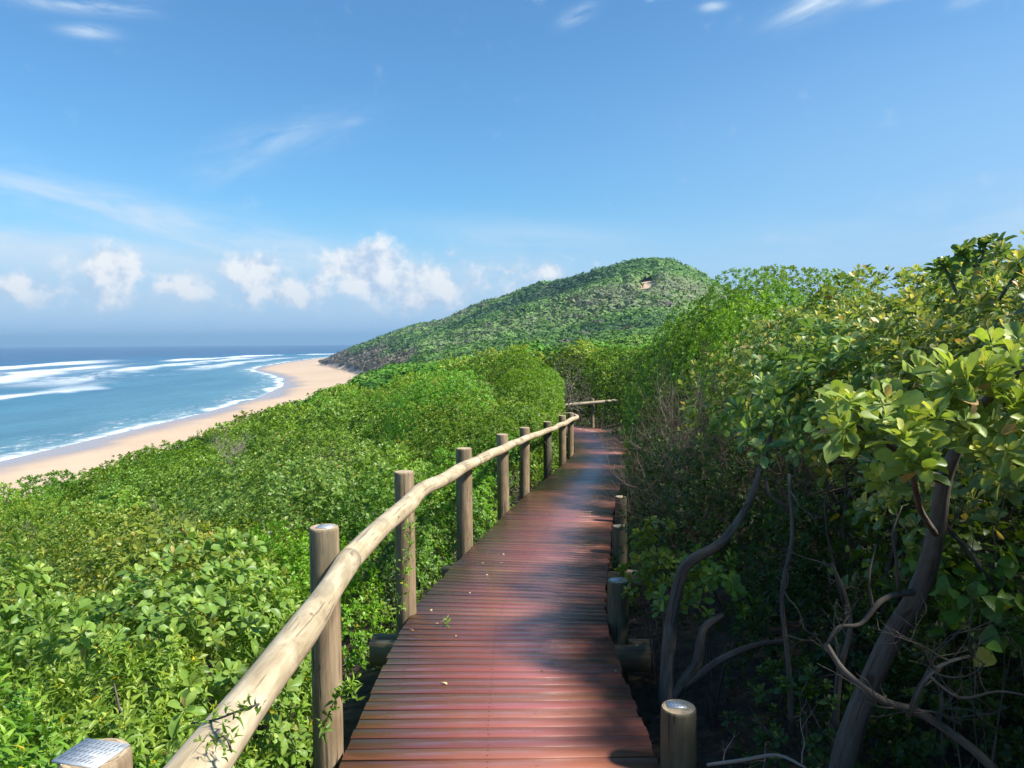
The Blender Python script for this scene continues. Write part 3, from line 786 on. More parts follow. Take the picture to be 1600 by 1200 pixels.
def leaves(m, P, D, spec, lod, scale, rg, young=1.0, tone=None):
    """add leaf whorls at points P pointing along D"""
    n = len(P)
    if n == 0: return
    sp = SPEC[spec]; tv, tf = {'H': sp['H'], 'M': sp['M'], 'L': LOW}[lod]
    k = sp['k']; T, B = frames(D)
    s = sp['s'] * scale * rg.uniform(.75, 1.25, n)
    plant = rg.uniform(0, 1, n)
    ph0 = rg.uniform(0, 6.28, n)
    for i in range(k):
        f = i / max(k - 1, 1)
        e = sp['e0'] + (sp['e1'] - sp['e0']) * f + rg.normal(0, .16, n)
        ph = ph0 + i * 2.4 + rg.normal(0, .2, n)
        rad = T * np.cos(ph)[:, None] + B * np.sin(ph)[:, None]
        L = D * np.cos(e)[:, None] + rad * np.sin(e)[:, None]
        N = D * np.sin(e)[:, None] - rad * np.cos(e)[:, None]
        W = np.cross(N, L)
        ro = rg.normal(0, .35, n)[:, None]
        N, W = N * np.cos(ro) + W * np.sin(ro), W * np.cos(ro) - N * np.sin(ro)
        ls = s * (.55 + .45 * f if sp['stem'] < 1 else .6 + .4 * min(1, 3 * f)) * rg.uniform(.8, 1.15, n)
        curl = rg.normal(1.1, .75, n)
        bs = P + D * (s * sp['stem'] * (.5 - f))[:, None]
        V = bs[:, None] + ls[:, None, None] * (tv[None, :, 0:1] * L[:, None] + tv[None, :, 1:2] * W[:, None] + tv[None, :, 2:3] * curl[:, None, None] * N[:, None])
        F = tf[None] + (np.arange(n) * len(tv))[:, None, None]
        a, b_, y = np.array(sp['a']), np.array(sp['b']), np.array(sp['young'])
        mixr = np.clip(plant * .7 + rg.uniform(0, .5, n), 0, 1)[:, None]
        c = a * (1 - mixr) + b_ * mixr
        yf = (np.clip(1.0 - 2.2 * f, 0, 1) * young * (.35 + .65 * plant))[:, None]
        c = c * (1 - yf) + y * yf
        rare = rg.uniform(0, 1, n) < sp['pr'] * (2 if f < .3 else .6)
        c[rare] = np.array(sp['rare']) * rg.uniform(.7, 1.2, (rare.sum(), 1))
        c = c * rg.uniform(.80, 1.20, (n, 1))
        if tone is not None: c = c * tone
        m.add(V.reshape(-1, 3), T=F.reshape(-1, 3), ct=np.repeat(c, len(tf), 0))

DOMES = []          # (cx, cy, gz, R, top, skirt)
def dome_f(d, P):
    """normalised radius of points in dome d (1 = surface)"""
    x, y, gz, R, top, sk = d
    h = top - gz
    return np.sqrt(((P[:, 0] - x) ** 2 + (P[:, 1] - y) ** 2) / R ** 2 + (np.clip(P[:, 2] - gz, 0, None) / h) ** 2)
def clear_path(P, left_margin=.17, right_margin=.02, head=2.4):
    """True where a leaf may be (outside the walking corridor and away from the eye)"""
    pc = path_x(P[:, 1]); dz = deck_z(P[:, 1])
    i = np.clip(((P[:, 1] + 6) / 31 * 0).astype(int), 0, 1)
    inside = (P[:, 0] > pc - HW - left_margin) & (P[:, 0] < pc + HW + right_margin) & (P[:, 1] < 23.6) & (P[:, 2] < dz + head)
    turn = (P[:, 1] > 23.2) & (P[:, 1] < 25.7) & (P[:, 0] < 2.9) & (P[:, 0] > -4) & (P[:, 2] < dz + 1.2)
    eye = np.linalg.norm(P, axis=1) < 1.0
    return ~(inside | turn | eye)
def dome_points(d, n, rg, seed, lump=.16, thick=.28, jit=.5):
    x, y, gz, R, top, sk = d; h = top - gz
    u = rg.normal(size=(int(n * 1.25), 3)); u[:, 2] = np.abs(u[:, 2]); u = unit(u)
    u = u[u[:, 2] > 0.0][:n]
    f = Fn(seed, 3.6); f2 = Fn(seed + 1, 9.); lump = lump * 1.25
    k = 1 + lump * f(u) + lump * .45 * f2(u)
    dep = 1 - thick * rg.uniform(0, 1, len(u)) ** 1.7
    su = u.copy(); su[:, 2] = su[:, 2] ** .72; su[:, :2] = su[:, :2] * (1 + .16 * (1 - np.abs(su[:, 2:3])))   # wind-clipped: flatter than a dome
    kz = 1 + (k - 1) * min(1.0, .8 / h)
    P = np.array([x, y, gz]) + su * np.stack([R * k, R * k, h * kz], 1) * dep[:, None]
    N = unit(u / np.array([R, R, h]) * R)
    D = unit(N * .75 + np.array([0, 0, .55]) + rg.normal(0, jit * .55, N.shape))
    keep = P[:, 2] > sk + .12 * f2(P * 1.0) * (h * .5)
    return P[keep], D[keep]

def stems(d, rg, n, mat, parent, loc, rmax=.02, zbase=None):
    x, y, gz, R, top, sk = d; m = Mesh()
    zb = float(terrain(x, y)) - .05 if zbase is None else zbase
    for i in range(n):
        u = unit(rg.normal(size=3)); u[2] = abs(u[2]) * .8 + .25; u = unit(u)
        p0 = np.array([x + rg.normal(0, R * .18), y + rg.normal(0, R * .18), zb])
        p3 = np.array([x, y, gz]) + u * np.array([R, R, top - gz]) * rg.uniform(.70, .90)
        p1 = p0 * .62 + p3 * .38 + rg.normal(0, R * .10, 3); p2 = p0 * .28 + p3 * .72 + rg.normal(0, R * .08, 3)
        r0 = rmax * rg.uniform(.5, 1)
        V, Q, T, wc = tube([p0, p1, p2, p3], [r0, r0 * .75, r0 * .45, r0 * .15], 5, i, caps=False, ins=3); m.add(V, Q=Q, wc=wc)
        for j in range(3):
            t = rg.uniform(.35, .9); q0 = p1 * (1 - t) + p2 * t if rg.uniform() < .5 else p2 * (1 - t) + p3 * t
            q1 = q0 + rg.normal(0, 1, 3) * R * .10 + np.array([0, 0, R * .02]); q2 = q1 + rg.normal(0, 1, 3) * R * .09
            V, Q, T, wc = tube([q0, q1, q2], [r0 * .4, r0 * .28, r0 * .12], 4, j, caps=False, ins=2); m.add(V, Q=Q, wc=wc)
    if m.nv: return m.build('stems', mat, parent, loc=loc, smooth=True)

def shrub(name, d, spec, lod, dens, label, cat='shrub', group=None, scale=1.0, seed=0, lump=.16, thick=.28, nst=8, stemmat=None, young=1.0, margin=None, extra=None, rmax=.02, zbase=None):
    rg = np.random.default_rng(1000 + seed)
    x, y, gz, R, top, sk = d; h = top - gz
    area = 2 * math.pi * ((R * R + 2 * R * h) / 3)
    s = SPEC[spec]['s'] * scale
    n = int(dens * area / (SPEC[spec]['k'] * s * s * .30))
    P, D = dome_points(d, n, rg, seed, lump, thick)
    keep = clear_path(P, *(margin or (.17, .02)))
    for o in DOMES:
        if o is d or (o[0] - x) ** 2 + (o[1] - y) ** 2 > (o[3] + R + .3) ** 2: continue
        keep &= ~((dome_f(o, P) < .72) & (P[:, 2] > o[5] + .1))
    P, D = P[keep], D[keep]
    if extra is not None:
        P = np.concatenate([P, extra[0]]); D = np.concatenate([D, extra[1]])
    if len(P) < 5: return None
    gzt = float(terrain(x, y)); loc = (x, y, gzt)
    tone = rg.uniform(.74, 1.24) * np.array([rg.uniform(.82, 1.22), 1.0, rg.uniform(.8, 1.25)])
    m = Mesh(); leaves(m, P, D, spec, lod, scale, rg, young, tone)
    if nst:
        root = empty(name, loc, label, cat, group)
        m.build('foliage', M_leaf, root, loc=loc, color=True)
        stems(d, rg, nst, stemmat or M_bark, root, loc, rmax, zbase)
    else:
        root = m.build(name, M_leaf, None, loc=loc, color=True); tag(root, label, cat, group)
    return root

# ---- canopy height left of the path
aY = np.array([0, 2, 5, 9, 12, 14.5, 20, 30, 45, 70, 110.]); aZ = np.array([-.85, -.9, -1.12, -1.30, -1.15, -.62, -.50, -.40, -.25, -.1, 1.])
def canopy_left(X, Y):
    u = path_x(Y) - HW - X
    return np.interp(Y, aY, aZ) - np.interp(Y, [0, 30, 70], [.235, .24, .15]) * np.clip(u - 1, 0, 12) - .55 * np.clip(u - 13, 0, None)

jobs = []
def J(x, y, R, top, spec, lod, dens, label, gz=None, skirt=None, name='dune_shrub', **kw):
    g = float(terrain(x, y)) if gz is None else gz
    d = (x, y, g, R, top, skirt if skirt is not None else g + .05)
    DOMES.append(d); jobs.append((name, d, spec, lod, dens, label, kw)); return d
GL = 'shrubs on the slope left of the railing'
# near left, one by one
J(-1.42, 1.75, .62, -.80, 'lance', 'H', 1.7, 'bushy shrub of narrow wavy bright green leaves behind the nearest railing post', group=GL)
J(-2.35, 2.25, .85, -.84, 'lance', 'H', 1.6, 'narrow-leaved green shrub filling the bottom left corner', group=GL)
J(-1.42, 2.75, .50, -1.02, 'lance', 'H', 1.6, 'low narrow-leaved shrub under the nearest stretch of log rail', group=GL)
J(-1.75, 3.55, .72, -.93, 'rosette', 'H', 1.6, 'yellow-green shrub with paddle-shaped leaf whorls left of the second railing post', group=GL, scale=1.08)
J(-2.95, 3.7, .85, -1.00, 'rosette', 'H', 1.5, 'yellow-green whorled shrub at the left edge above the narrow-leaved corner shrub', group=GL, scale=1.08)
J(-1.28, 3.75, .38, -1.18, 'lance', 'H', 1.6, 'small dark green fine-leaved shrub just left of the second railing post', group=GL, young=.4)
J(-2.2, 4.9, .85, -1.12, 'rosette', 'M', 1.6, 'pale tipped shrub behind the paddle-leaved one near the rail', group=GL, scale=1.08)
J(-1.52, 5.2, .62, -1.22, 'glossy', 'M', 1.6, 'deep green shrub behind the gap between second and third railing posts', group=GL)
J(-1.10, 6.7, .55, -1.25, 'glossy', 'M', 1.7, 'bright green shrub pressed against the log rail by the third and fourth posts', group=GL)
J(-.62, 8.6, .62, -1.28, 'glossy', 'M', 1.7, 'bright green shrub behind the fourth and fifth railing posts', group=GL)
J(-.10, 10.6, .66, -1.25, 'glossy', 'M', 1.7, 'bright green shrub crowding the middle posts of the railing', group=GL)
J(.25, 12.8, .85, -.95, 'glossy', 'M', 1.8, 'taller bright green shrub beside the far posts of the railing', group=GL)
J(.20, 15.3, 1.18, -.50, 'glossy', 'M', 2.2, 'tall rounded bright green shrub hiding the boardwalk bend, above the last posts', group=GL)
J(-1.3, 14.4, 1.35, -.55, 'glossy', 'M', 1.8, 'domed bright green shrub left of the tall one at the bend', group=GL)
J(.75, 18.0, 1.0, -.62, 'glossy', 'M', 1.8, 'shrub behind the last railing post where the rail turns left', group=GL)
J(.1, 20.6, 1.3, -.55, 'rosette', 'M', 1.7, 'shrub with yellowish tips hiding the left turn of the boardwalk', group=GL)
for i in range(len(jobs)):
    pass
# low growth under the rail
for (x, y, R, top, sp_, lb) in ((-1.0, 2.35, .22, -1.42, 'rosette', 'small paddle-leaved shrub under the rail beside the second post base'),
                        (-.95, 5.9, .22, -1.62, 'dark', 'low shaded shrub between the third and fourth railing posts'),
                        (-.52, 7.9, .22, -1.72, 'dark', 'low shaded shrub between the fourth and fifth railing posts'),
                        (.42, 13.9, .28, -1.85, 'lance', 'leafy tuft at the deck edge by the last two railing posts')):
    J(x, y, R, top, sp_, 'H' if y < 4.5 else 'M', 1.2, lb, group='low growth under the rail', nst=5, rmax=.008, margin=(.03, .02))
nn0 = len(jobs)
# the massed thicket on the left, Poisson-spread
pts = []
rgp = np.random.default_rng(5)
tries = 0
while tries < 14000:
    tries += 1
    Y = 3.5 + 33 * rgp.uniform() ** .8; X = rgp.uniform(-21, 1.5)
    u = path_x(Y) - HW - X
    if u < .9 or u > 18 or X < -.78 * Y - 1.0: continue
    if Y > 22 and u < 3.0 and Y < 26.5: continue
    sp0 = 1.16 + Y * .02
    if any((X - a) ** 2 + (Y - b) ** 2 < sp0 ** 2 for a, b in pts): continue
    if any((X - d[0]) ** 2 + (Y - d[1]) ** 2 < (d[3] * .9) ** 2 for d in DOMES[:23]): continue
    pts.append((X, Y))
patchf = Fn(61, .35)
LBL = {('lance', 0): 'narrow-leaved light green shrub in the massed thicket on the near slope between railing and beach',
       ('lance', 1): 'small-looking narrow-leaved shrub in the far thicket sloping to the beach',
       ('glossy', 0): 'bright green shrub in the massed thicket on the near slope between railing and beach',
       ('rosette', 0): 'yellow-tipped shrub in the massed thicket on the near slope between railing and beach',
       ('olive', 0): 'dull olive shrub in the massed thicket on the near slope between railing and beach',
       ('glossy', 1): 'small-looking bright green shrub in the far thicket sloping to the beach',
       ('rosette', 1): 'small-looking yellow-tipped shrub in the far thicket sloping to the beach',
       ('olive', 1): 'small-looking olive shrub in the far thicket sloping to the beach',
       ('dark', 1): 'dark green shrub on the seaward brow of the far thicket above the beach',
       ('dark', 0): 'dark green shrub in the massed thicket on the near slope between railing and beach'}
for (X, Y) in pts:
    v = float(patchf(np.array([[X, Y, 0.]]))[0]) + rgp.normal(0, .25)
    spx = 'rosette' if v > .66 else ('dark' if v < -1.0 else ('lance' if -.2 < v < .12 else 'glossy'))
    R = (1.0 + .02 * Y) * rgp.uniform(.75, 1.3); g = float(terrain(X, Y))
    top = float(canopy_left(X, Y)) + rgp.normal(0, .19)
    top = max(top, g + .7)
    far = 1 if Y > 17 else 0
    J(X, Y, R, top, spx, 'M' if Y < 9 else 'L', 1.7 if Y < 12 else 1.5, LBL[(spx, far)], group='shrubs of the thicket between the railing and the beach',
      scale=max(1.0, Y / 10.5), nst=6 if Y < 9 else 0, lump=.19 if Y < 12 else .13, thick=.3)
print('left thicket shrubs', len(pts))

# ---- right side
GR = 'shrubs on the right of the boardwalk'
# canopy trees whose leaf roofs start above head of the dark understory (skirt = lower limit of leaves)
def tree_j(x, y, R, top, sk, spec, lod, dens, label, **kw):
    return J(x, y, R, top, spec, lod, dens, label, gz=sk - .25, skirt=sk, name='coastal_tree', cat='tree', group='low trees on the right of the boardwalk', **kw)
tree_j(2.35, 3.05, .95, .38, -.72, 'olive', 'H', 2.5, 'low tree with paddle leaves in olive whorls at the right edge, behind the nearest sprig', nst=10, rmax=.035, scale=1.15, zbase=-1.7)
tree_j(2.45, 4.65, 1.05, .40, -.66, 'olive', 'M', 2.5, 'low olive-leaved tree over the dark trunks, next behind the right edge one', nst=10, rmax=.035, scale=1.1, zbase=-1.7)
tree_j(1.92, 3.78, .72, .12, -.52, 'olive', 'H', 2.5, 'leafy low bough of big olive whorls overhanging the crooked grey tree', nst=8, rmax=.02, scale=1.3, zbase=-1.6)
tree_j(3.75, 4.1, 1.3, .54, -.30, 'olive', 'M', 1.8, 'taller olive-leaved tree at the right edge, back from the boardwalk', nst=6, rmax=.04, scale=1.1, zbase=-1.4)
tree_j(2.85, 6.4, 1.15, .46, -.55, 'olive', 'M', 1.5, 'olive and bronze tipped tree behind the brown twig tangle', nst=10, rmax=.035, zbase=-1.8)
tree_j(4.5, 6.2, 1.5, .72, -.3, 'olive', 'M', 1.8, 'bronze tipped tree on the right skyline', nst=6, rmax=.04, zbase=-1.2)
tree_j(5.6, 8.6, 1.6, .88, -.3, 'olive', 'M', 1.8, 'pale olive tree on the skyline right of the bright green one', nst=0)
tree_j(1.95, 2.0, .55, -.08, -.42, 'olive', 'H', .9, 'low leafy bough behind the nearest bright sprig', nst=6, rmax=.02, scale=1.15, zbase=-1.6)
J(2.85, 8.9, 1.05, .34, 'glossy', 'M', 1.8, 'bright green shrub left of the olive trees, above the bare twigs', group=GR, skirt=-.75)
J(3.30, 10.6, 1.45, .84, 'glossy', 'M', 2.2, 'big glossy bright green shrub forming the crest right of the boardwalk', group=GR)
J(2.80, 12.2, 1.15, .44, 'glossy', 'M', 2.2, 'glossy shrub overhanging the deck edge before the bend', group=GR, skirt=-1.2)
J(4.45, 11.4, 1.7, .90, 'glossy', 'L', 2.3, 'broad green shrub on the skyline behind the glossy crest', group=GR, nst=0, scale=1.1)
J(4.6, 14.2, 1.6, .62, 'glossy', 'L', 2.3, 'green shrub on the skyline nearest to the distant hill', group=GR, nst=0, scale=1.2)
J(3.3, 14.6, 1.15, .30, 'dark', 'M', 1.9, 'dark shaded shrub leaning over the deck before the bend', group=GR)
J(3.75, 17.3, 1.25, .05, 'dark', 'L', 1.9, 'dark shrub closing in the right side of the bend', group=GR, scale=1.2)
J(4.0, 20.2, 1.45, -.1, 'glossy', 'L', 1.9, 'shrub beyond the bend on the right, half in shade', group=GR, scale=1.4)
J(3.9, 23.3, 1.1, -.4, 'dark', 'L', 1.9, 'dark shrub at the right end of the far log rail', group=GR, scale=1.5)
J(2.0, 28.0, 1.5, -.35, 'dark', 'L', 1.9, 'dark shrub behind the far log rail', group=GR, scale=1.7)
J(.2, 28.6, 1.6, -.30, 'glossy', 'L', 2.3, 'green shrub behind the left end of the far log rail', group=GR, scale=1.8)
J(4.2, 28.0, 1.7, -.05, 'glossy', 'L', 2.3, 'sunlit green shrub right behind the far log rail', group=GR, scale=1.8)
J(2.8, 31.5, 2.0, .05, 'rosette', 'L', 1.7, 'yellow-green shrub on the rise above the far log rail', group=GR, scale=2.0, nst=0)
J(6.0, 19.5, 2.2, .8, 'glossy', 'L', 1.6, 'broad shrub behind the crest on the right', group=GR, nst=0, scale=1.5)
# understory at the right deck edge
GU = 'small shrubs at the right edge of the deck'
J(.84, 4.52, .23, -1.04, 'rosette', 'H', 1.0, 'pale rosette shrub leaning over the short brown post', gz=-1.65, skirt=-1.55, group=GU, nst=5, rmax=.008)
J(1.02, 3.95, .22, -1.08, 'rosette', 'H', .9, 'sunlit whorled sprig shrub between the first two short posts', gz=-1.5, skirt=-1.42, group=GU, nst=5, rmax=.009)
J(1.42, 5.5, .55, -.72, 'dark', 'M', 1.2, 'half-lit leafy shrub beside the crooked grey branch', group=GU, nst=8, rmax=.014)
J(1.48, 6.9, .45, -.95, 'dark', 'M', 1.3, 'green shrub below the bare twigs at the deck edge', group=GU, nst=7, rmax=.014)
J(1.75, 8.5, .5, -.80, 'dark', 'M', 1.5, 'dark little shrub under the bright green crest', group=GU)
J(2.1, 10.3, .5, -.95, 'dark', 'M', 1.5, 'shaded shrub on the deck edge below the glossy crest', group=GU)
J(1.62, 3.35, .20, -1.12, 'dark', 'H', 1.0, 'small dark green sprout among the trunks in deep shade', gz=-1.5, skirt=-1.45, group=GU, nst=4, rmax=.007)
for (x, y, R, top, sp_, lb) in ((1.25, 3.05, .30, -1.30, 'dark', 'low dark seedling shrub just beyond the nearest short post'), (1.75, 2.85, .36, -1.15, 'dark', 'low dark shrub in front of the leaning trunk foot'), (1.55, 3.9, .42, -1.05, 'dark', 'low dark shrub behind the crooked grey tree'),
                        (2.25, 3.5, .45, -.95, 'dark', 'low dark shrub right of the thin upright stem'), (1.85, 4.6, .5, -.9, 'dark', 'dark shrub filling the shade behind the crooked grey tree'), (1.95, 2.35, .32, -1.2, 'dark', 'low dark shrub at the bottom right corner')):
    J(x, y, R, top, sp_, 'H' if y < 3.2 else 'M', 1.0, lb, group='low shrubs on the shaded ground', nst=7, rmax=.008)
for (x, y, R, top, g_, lb) in ((1.55, 2.45, .22, -.62, -1.0, 'vine with broad leaves climbing the leaning trunk'), (1.85, 3.2, .35, -.45, -1.1, 'broad-leaved vine hanging behind the leaning trunk'), (1.75, 1.95, .25, -.55, -.95, 'broad-leaved vine trailing down at the right edge below the bright sprigs')):
    J(x, y, R, top, 'vine', 'H', .45, lb, gz=g_, skirt=g_ - .05, group=GU, nst=5, rmax=.004, thick=.9)
J(2.05, 2.75, .3, -.78, 'vine', 'H', .32, 'trailing vine with broad leaves hanging among the shaded trunks at right', gz=-1.15, skirt=-1.2, group=GU, nst=6, rmax=.005, thick=.9)
J(2.0, 2.15, .16, -1.0, 'rosette', 'H', 1.0, 'yellow whorled sprig low at the right edge', gz=-1.22, skirt=-1.2, group=GU, nst=3, rmax=.006)
# dense dark shrubs walling off the back of the understory
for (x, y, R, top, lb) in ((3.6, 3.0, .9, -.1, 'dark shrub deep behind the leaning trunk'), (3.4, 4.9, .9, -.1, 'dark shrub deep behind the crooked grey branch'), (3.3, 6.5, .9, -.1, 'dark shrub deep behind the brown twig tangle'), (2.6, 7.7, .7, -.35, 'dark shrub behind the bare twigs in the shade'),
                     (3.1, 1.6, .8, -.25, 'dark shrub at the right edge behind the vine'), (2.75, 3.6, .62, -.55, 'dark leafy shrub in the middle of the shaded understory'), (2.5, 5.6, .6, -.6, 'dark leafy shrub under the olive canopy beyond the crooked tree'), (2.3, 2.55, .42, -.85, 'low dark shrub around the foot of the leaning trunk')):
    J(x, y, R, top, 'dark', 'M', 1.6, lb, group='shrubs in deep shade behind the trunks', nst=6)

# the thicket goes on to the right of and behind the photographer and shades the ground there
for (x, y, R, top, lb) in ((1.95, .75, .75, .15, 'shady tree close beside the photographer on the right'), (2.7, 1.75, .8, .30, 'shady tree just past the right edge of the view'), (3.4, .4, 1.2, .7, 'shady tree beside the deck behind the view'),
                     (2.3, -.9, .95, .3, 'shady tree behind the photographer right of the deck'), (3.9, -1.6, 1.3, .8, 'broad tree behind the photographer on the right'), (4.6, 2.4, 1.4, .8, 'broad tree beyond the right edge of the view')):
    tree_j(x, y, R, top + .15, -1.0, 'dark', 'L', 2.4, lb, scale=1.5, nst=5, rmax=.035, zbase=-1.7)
for i, (name, d, spec, lod, dens, label, kw) in enumerate(jobs):
    kw = dict(kw)
    shrub(name, d, spec, lod, dens, label, seed=i, **kw)

# ------------------------------------------------------------------ branches, trunks and twigs on the right
def branch_tree(m, p, d, L, r, depth, rg, spread=.55, up=.12, sides=5, nb=(2, 4)):
    """recursive crooked branch, appended to mesh m; returns tips"""
    tips = []
    n = 4; pts_ = [p]; dd = unit(np.array(d, float))
    for i in range(n):
        dd = unit(dd + rg.normal(0, .20, 3) + np.array([0, 0, up * .25])); pts_.append(pts_[-1] + dd * L / n)
    rad = np.linspace(r, r * .45, n + 1)
    V, Q, T, wc = tube(pts_, rad, sides if depth > 1 else 4, int(rg.integers(0, 99)), .08 if depth > 1 else 0, caps=False, ins=3 if depth > 1 else 2); m.add(V, Q=Q, wc=wc)
    if depth <= 0: return [(pts_[-1], dd)]
    for b in range(int(rg.integers(nb[0], nb[1]))):
        k = int(rg.integers(1, n + 1)); d2 = unit(dd + rg.normal(0, spread, 3) + np.array([0, 0, up]))
        tips += branch_tree(m, pts_[k], d2, L * rg.uniform(.5, .8), r * rg.uniform(.4, .58), depth - 1, rg, spread, up, sides, nb)
    return tips
def px_tube(m, pl, rads, seed, sides=9, lump=.08):
    V, Q, T, wc = tube([at(*p) for p in pl], rads, sides, seed, lump); m.add(V, Q=Q, T=T, wc=wc)

rg = np.random.default_rng(77)
# nearest tree: leaning trunk with big-leaf sprigs
root_p = at(1300, 1250, 2.75)
t1 = empty('coastal_tree', tuple(root_p), 'nearest low tree with a thick leaning trunk and bright paddle-leaf sprigs at the right edge', 'tree')
m = Mesh()
px_tube(m, [(1295, 1290, 2.75), (1330, 1150, 2.72), (1385, 1010, 2.68), (1435, 925, 2.6), (1462, 835, 2.5), (1475, 750, 2.4), (1500, 690, 2.3)], [.040, .037, .034, .031, .027, .022, .016], 3, 14, .15)
px_tube(m, [(1475, 750, 2.4), (1430, 735, 2.1), (1395, 700, 1.95), (1350, 670, 1.85), (1310, 655, 1.82)], [.016, .012, .009, .006, .003], 5, 7)
px_tube(m, [(1500, 690, 2.3), (1530, 640, 2.0), (1570, 600, 1.85), (1610, 570, 1.8)], [.018, .013, .010, .006], 6, 7)
px_tube(m, [(1462, 835, 2.5), (1440, 800, 2.1), (1430, 760, 1.85), (1425, 715, 1.75)], [.012, .009, .007, .004], 7, 7)
px_tube(m, [(1430, 735, 2.1), (1380, 745, 1.95), (1340, 740, 1.9), (1300, 700, 1.9)], [.008, .006, .004, .002], 8, 6)
px_tube(m, [(1530, 640, 2.0), (1500, 620, 1.9), (1460, 610, 1.85), (1430, 600, 1.85)], [.010, .007, .005, .003], 9, 6)
px_tube(m, [(1435, 925, 2.6), (1405, 928, 2.55), (1375, 940, 2.5), (1345, 975, 2.5), (1310, 980, 2.5), (1290, 1010, 2.5)], [.014, .011, .009, .007, .006, .004], 10, 6)
px_tube(m, [(1405, 928, 2.55), (1400, 870, 2.5), (1395, 830, 2.5), (1410, 790, 2.5)], [.007, .005, .004, .002], 11, 5)
px_tube(m, [(1365, 955, 2.5), (1358, 900, 2.48), (1370, 850, 2.48)], [.005, .004, .002], 12, 5)
m.build('trunk', M_bark, t1, loc=t1.location, smooth=True)
P = []; D = []
def sprig(px, py, d, n, sx, sy, sd):
    for i in range(n):
        q = at(px + rg.normal(0, sx), py + rg.normal(0, sy), d + rg.normal(0, sd)); P.append(q); D.append(unit(np.array([-.15, -.30, .8]) + rg.normal(0, .38, 3)))
for a_ in ((1320, 655, 1.80, 8, 18, 18, .05), (1335, 690, 1.84, 6, 20, 14, .05), (1390, 640, 1.85, 9, 30, 18, .07), (1430, 660, 1.72, 7, 22, 22, .05), (1425, 715, 1.68, 7, 20, 18, .03), (1470, 630, 1.8, 9, 30, 26, .08),
           (1500, 590, 1.85, 8, 24, 22, .07), (1540, 610, 1.75, 11, 30, 30, .08), (1590, 560, 1.8, 10, 22, 28, .08), (1600, 640, 1.75, 10, 24, 34, .08), (1550, 680, 1.8, 8, 30, 24, .08), (1480, 690, 1.85, 7, 30, 22, .08), (1650, 600, 1.7, 12, 30, 40, .1), (1590, 720, 1.85, 6, 26, 26, .06), (1400, 750, 1.9, 2, 18, 10, .04)):
    sprig(*a_)
P = np.array(P); D = np.array(D)
m = Mesh(); leaves(m, P, D, 'rosette', 'H', .98, rg, 1.0, np.array([1.28, 1.14, 1.5]))
m.build('crown', M_leaf, t1, loc=t1.location, color=True)

# crooked grey tree by the deck edge
t2 = empty('coastal_tree', tuple(at(1045, 1095, 3.7)), 'crooked bare grey tree rising behind the nearest short post', 'tree')
m = Mesh()
px_tube(m, [(1042, 1110, 3.7), (1044, 1040, 3.72), (1048, 975, 3.75), (1062, 905, 3.8), (1080, 876, 3.8), (1125, 850, 3.8), (1160, 805, 3.85), (1182, 755, 3.9), (1198, 700, 3.95), (1210, 660, 4.0)], [.042, .036, .030, .027, .028, .024, .021, .018, .013, .008], 21, 10, .12)
px_tube(m, [(1045, 1100, 3.7), (1070, 1062, 3.68), (1090, 1035, 3.66), (1098, 985, 3.66), (1130, 960, 3.7)], [.03, .027, .024, .018, .012], 22, 8, .12)
px_tube(m, [(1070, 1075, 3.68), (1120, 1035, 3.6), (1175, 1010, 3.5), (1230, 1000, 3.45)], [.02, .017, .013, .008], 23, 7)
px_tube(m, [(1195, 745, 3.92), (1205, 775, 3.85), (1235, 790, 3.8), (1225, 770, 3.78), (1205, 745, 3.76)], [.010, .009, .008, .006, .004], 24, 6)
m.build('trunk', M_bark, t2, loc=t2.location, smooth=True)
# slender upright stems and fallen boughs in the shade
def px_thing(name, label, cat, pl, rads, seed, mat, group=None, sides=8, twigs=0):
    m = Mesh(); px_tube(m, pl, rads, seed, sides, .1)
    r2 = np.random.default_rng(seed); ps = [at(*p) for p in pl]
    for i in range(twigs):
        k = int(r2.integers(0, len(ps) - 1)); t = r2.uniform(); q = ps[k] * (1 - t) + ps[k + 1] * t
        branch_tree(m, q, r2.normal(0, 1, 3) + np.array([0, 0, .5]), r2.uniform(.10, .22), rads[min(k, len(rads) - 1)] * .45, 2, r2, .6, .15, 5)
    o = m.build(name, mat, None, loc=tuple(ps[0]), smooth=True); tag(o, label, cat, group); return o
GT = 'bare stems in the shade on the right'
px_thing('bare_stem', 'thin upright dark stem between the crooked tree and the leaning trunk', 'branch', [(1238, 1150, 3.2), (1232, 1040, 3.2), (1222, 930, 3.25), (1238, 840, 3.3), (1232, 740, 3.3)], [.014, .012, .011, .010, .007], 31, M_bark, GT, twigs=6)
px_thing('bare_stem', 'thin stem left of the leaning trunk with a forked grey top', 'branch', [(1302, 1190, 3.0), (1310, 1060, 3.0), (1328, 985, 3.05), (1322, 935, 3.1), (1300, 880, 3.1)], [.015, .013, .011, .008, .005], 32, M_bark, GT, twigs=7)
px_thing('fallen_bough', 'long grey bough crossing the leaning trunk low on the right', 'branch', [(1290, 1005, 2.5), (1320, 1050, 2.45), (1380, 1095, 2.4), (1440, 1115, 2.4), (1520, 1170, 2.35), (1580, 1230, 2.3)], [.008, .010, .012, .013, .013, .014], 33, M_bark, GT, twigs=5)
px_thing('fallen_bough', 'forked pale bough rising at the bottom right corner', 'branch', [(1420, 1120, 2.35), (1440, 1070, 2.3), (1470, 1040, 2.3), (1515, 1025, 2.3)], [.009, .008, .007, .004], 34, M_bark, GT, twigs=6)
px_thing('fallen_bough', 'curved dry twig lying beyond the nearest short post', 'branch', [(1105, 1195, 2.75), (1160, 1188, 2.7), (1215, 1180, 2.65), (1260, 1200, 2.6)], [.006, .007, .006, .004], 35, M_twig, GT, twigs=2)
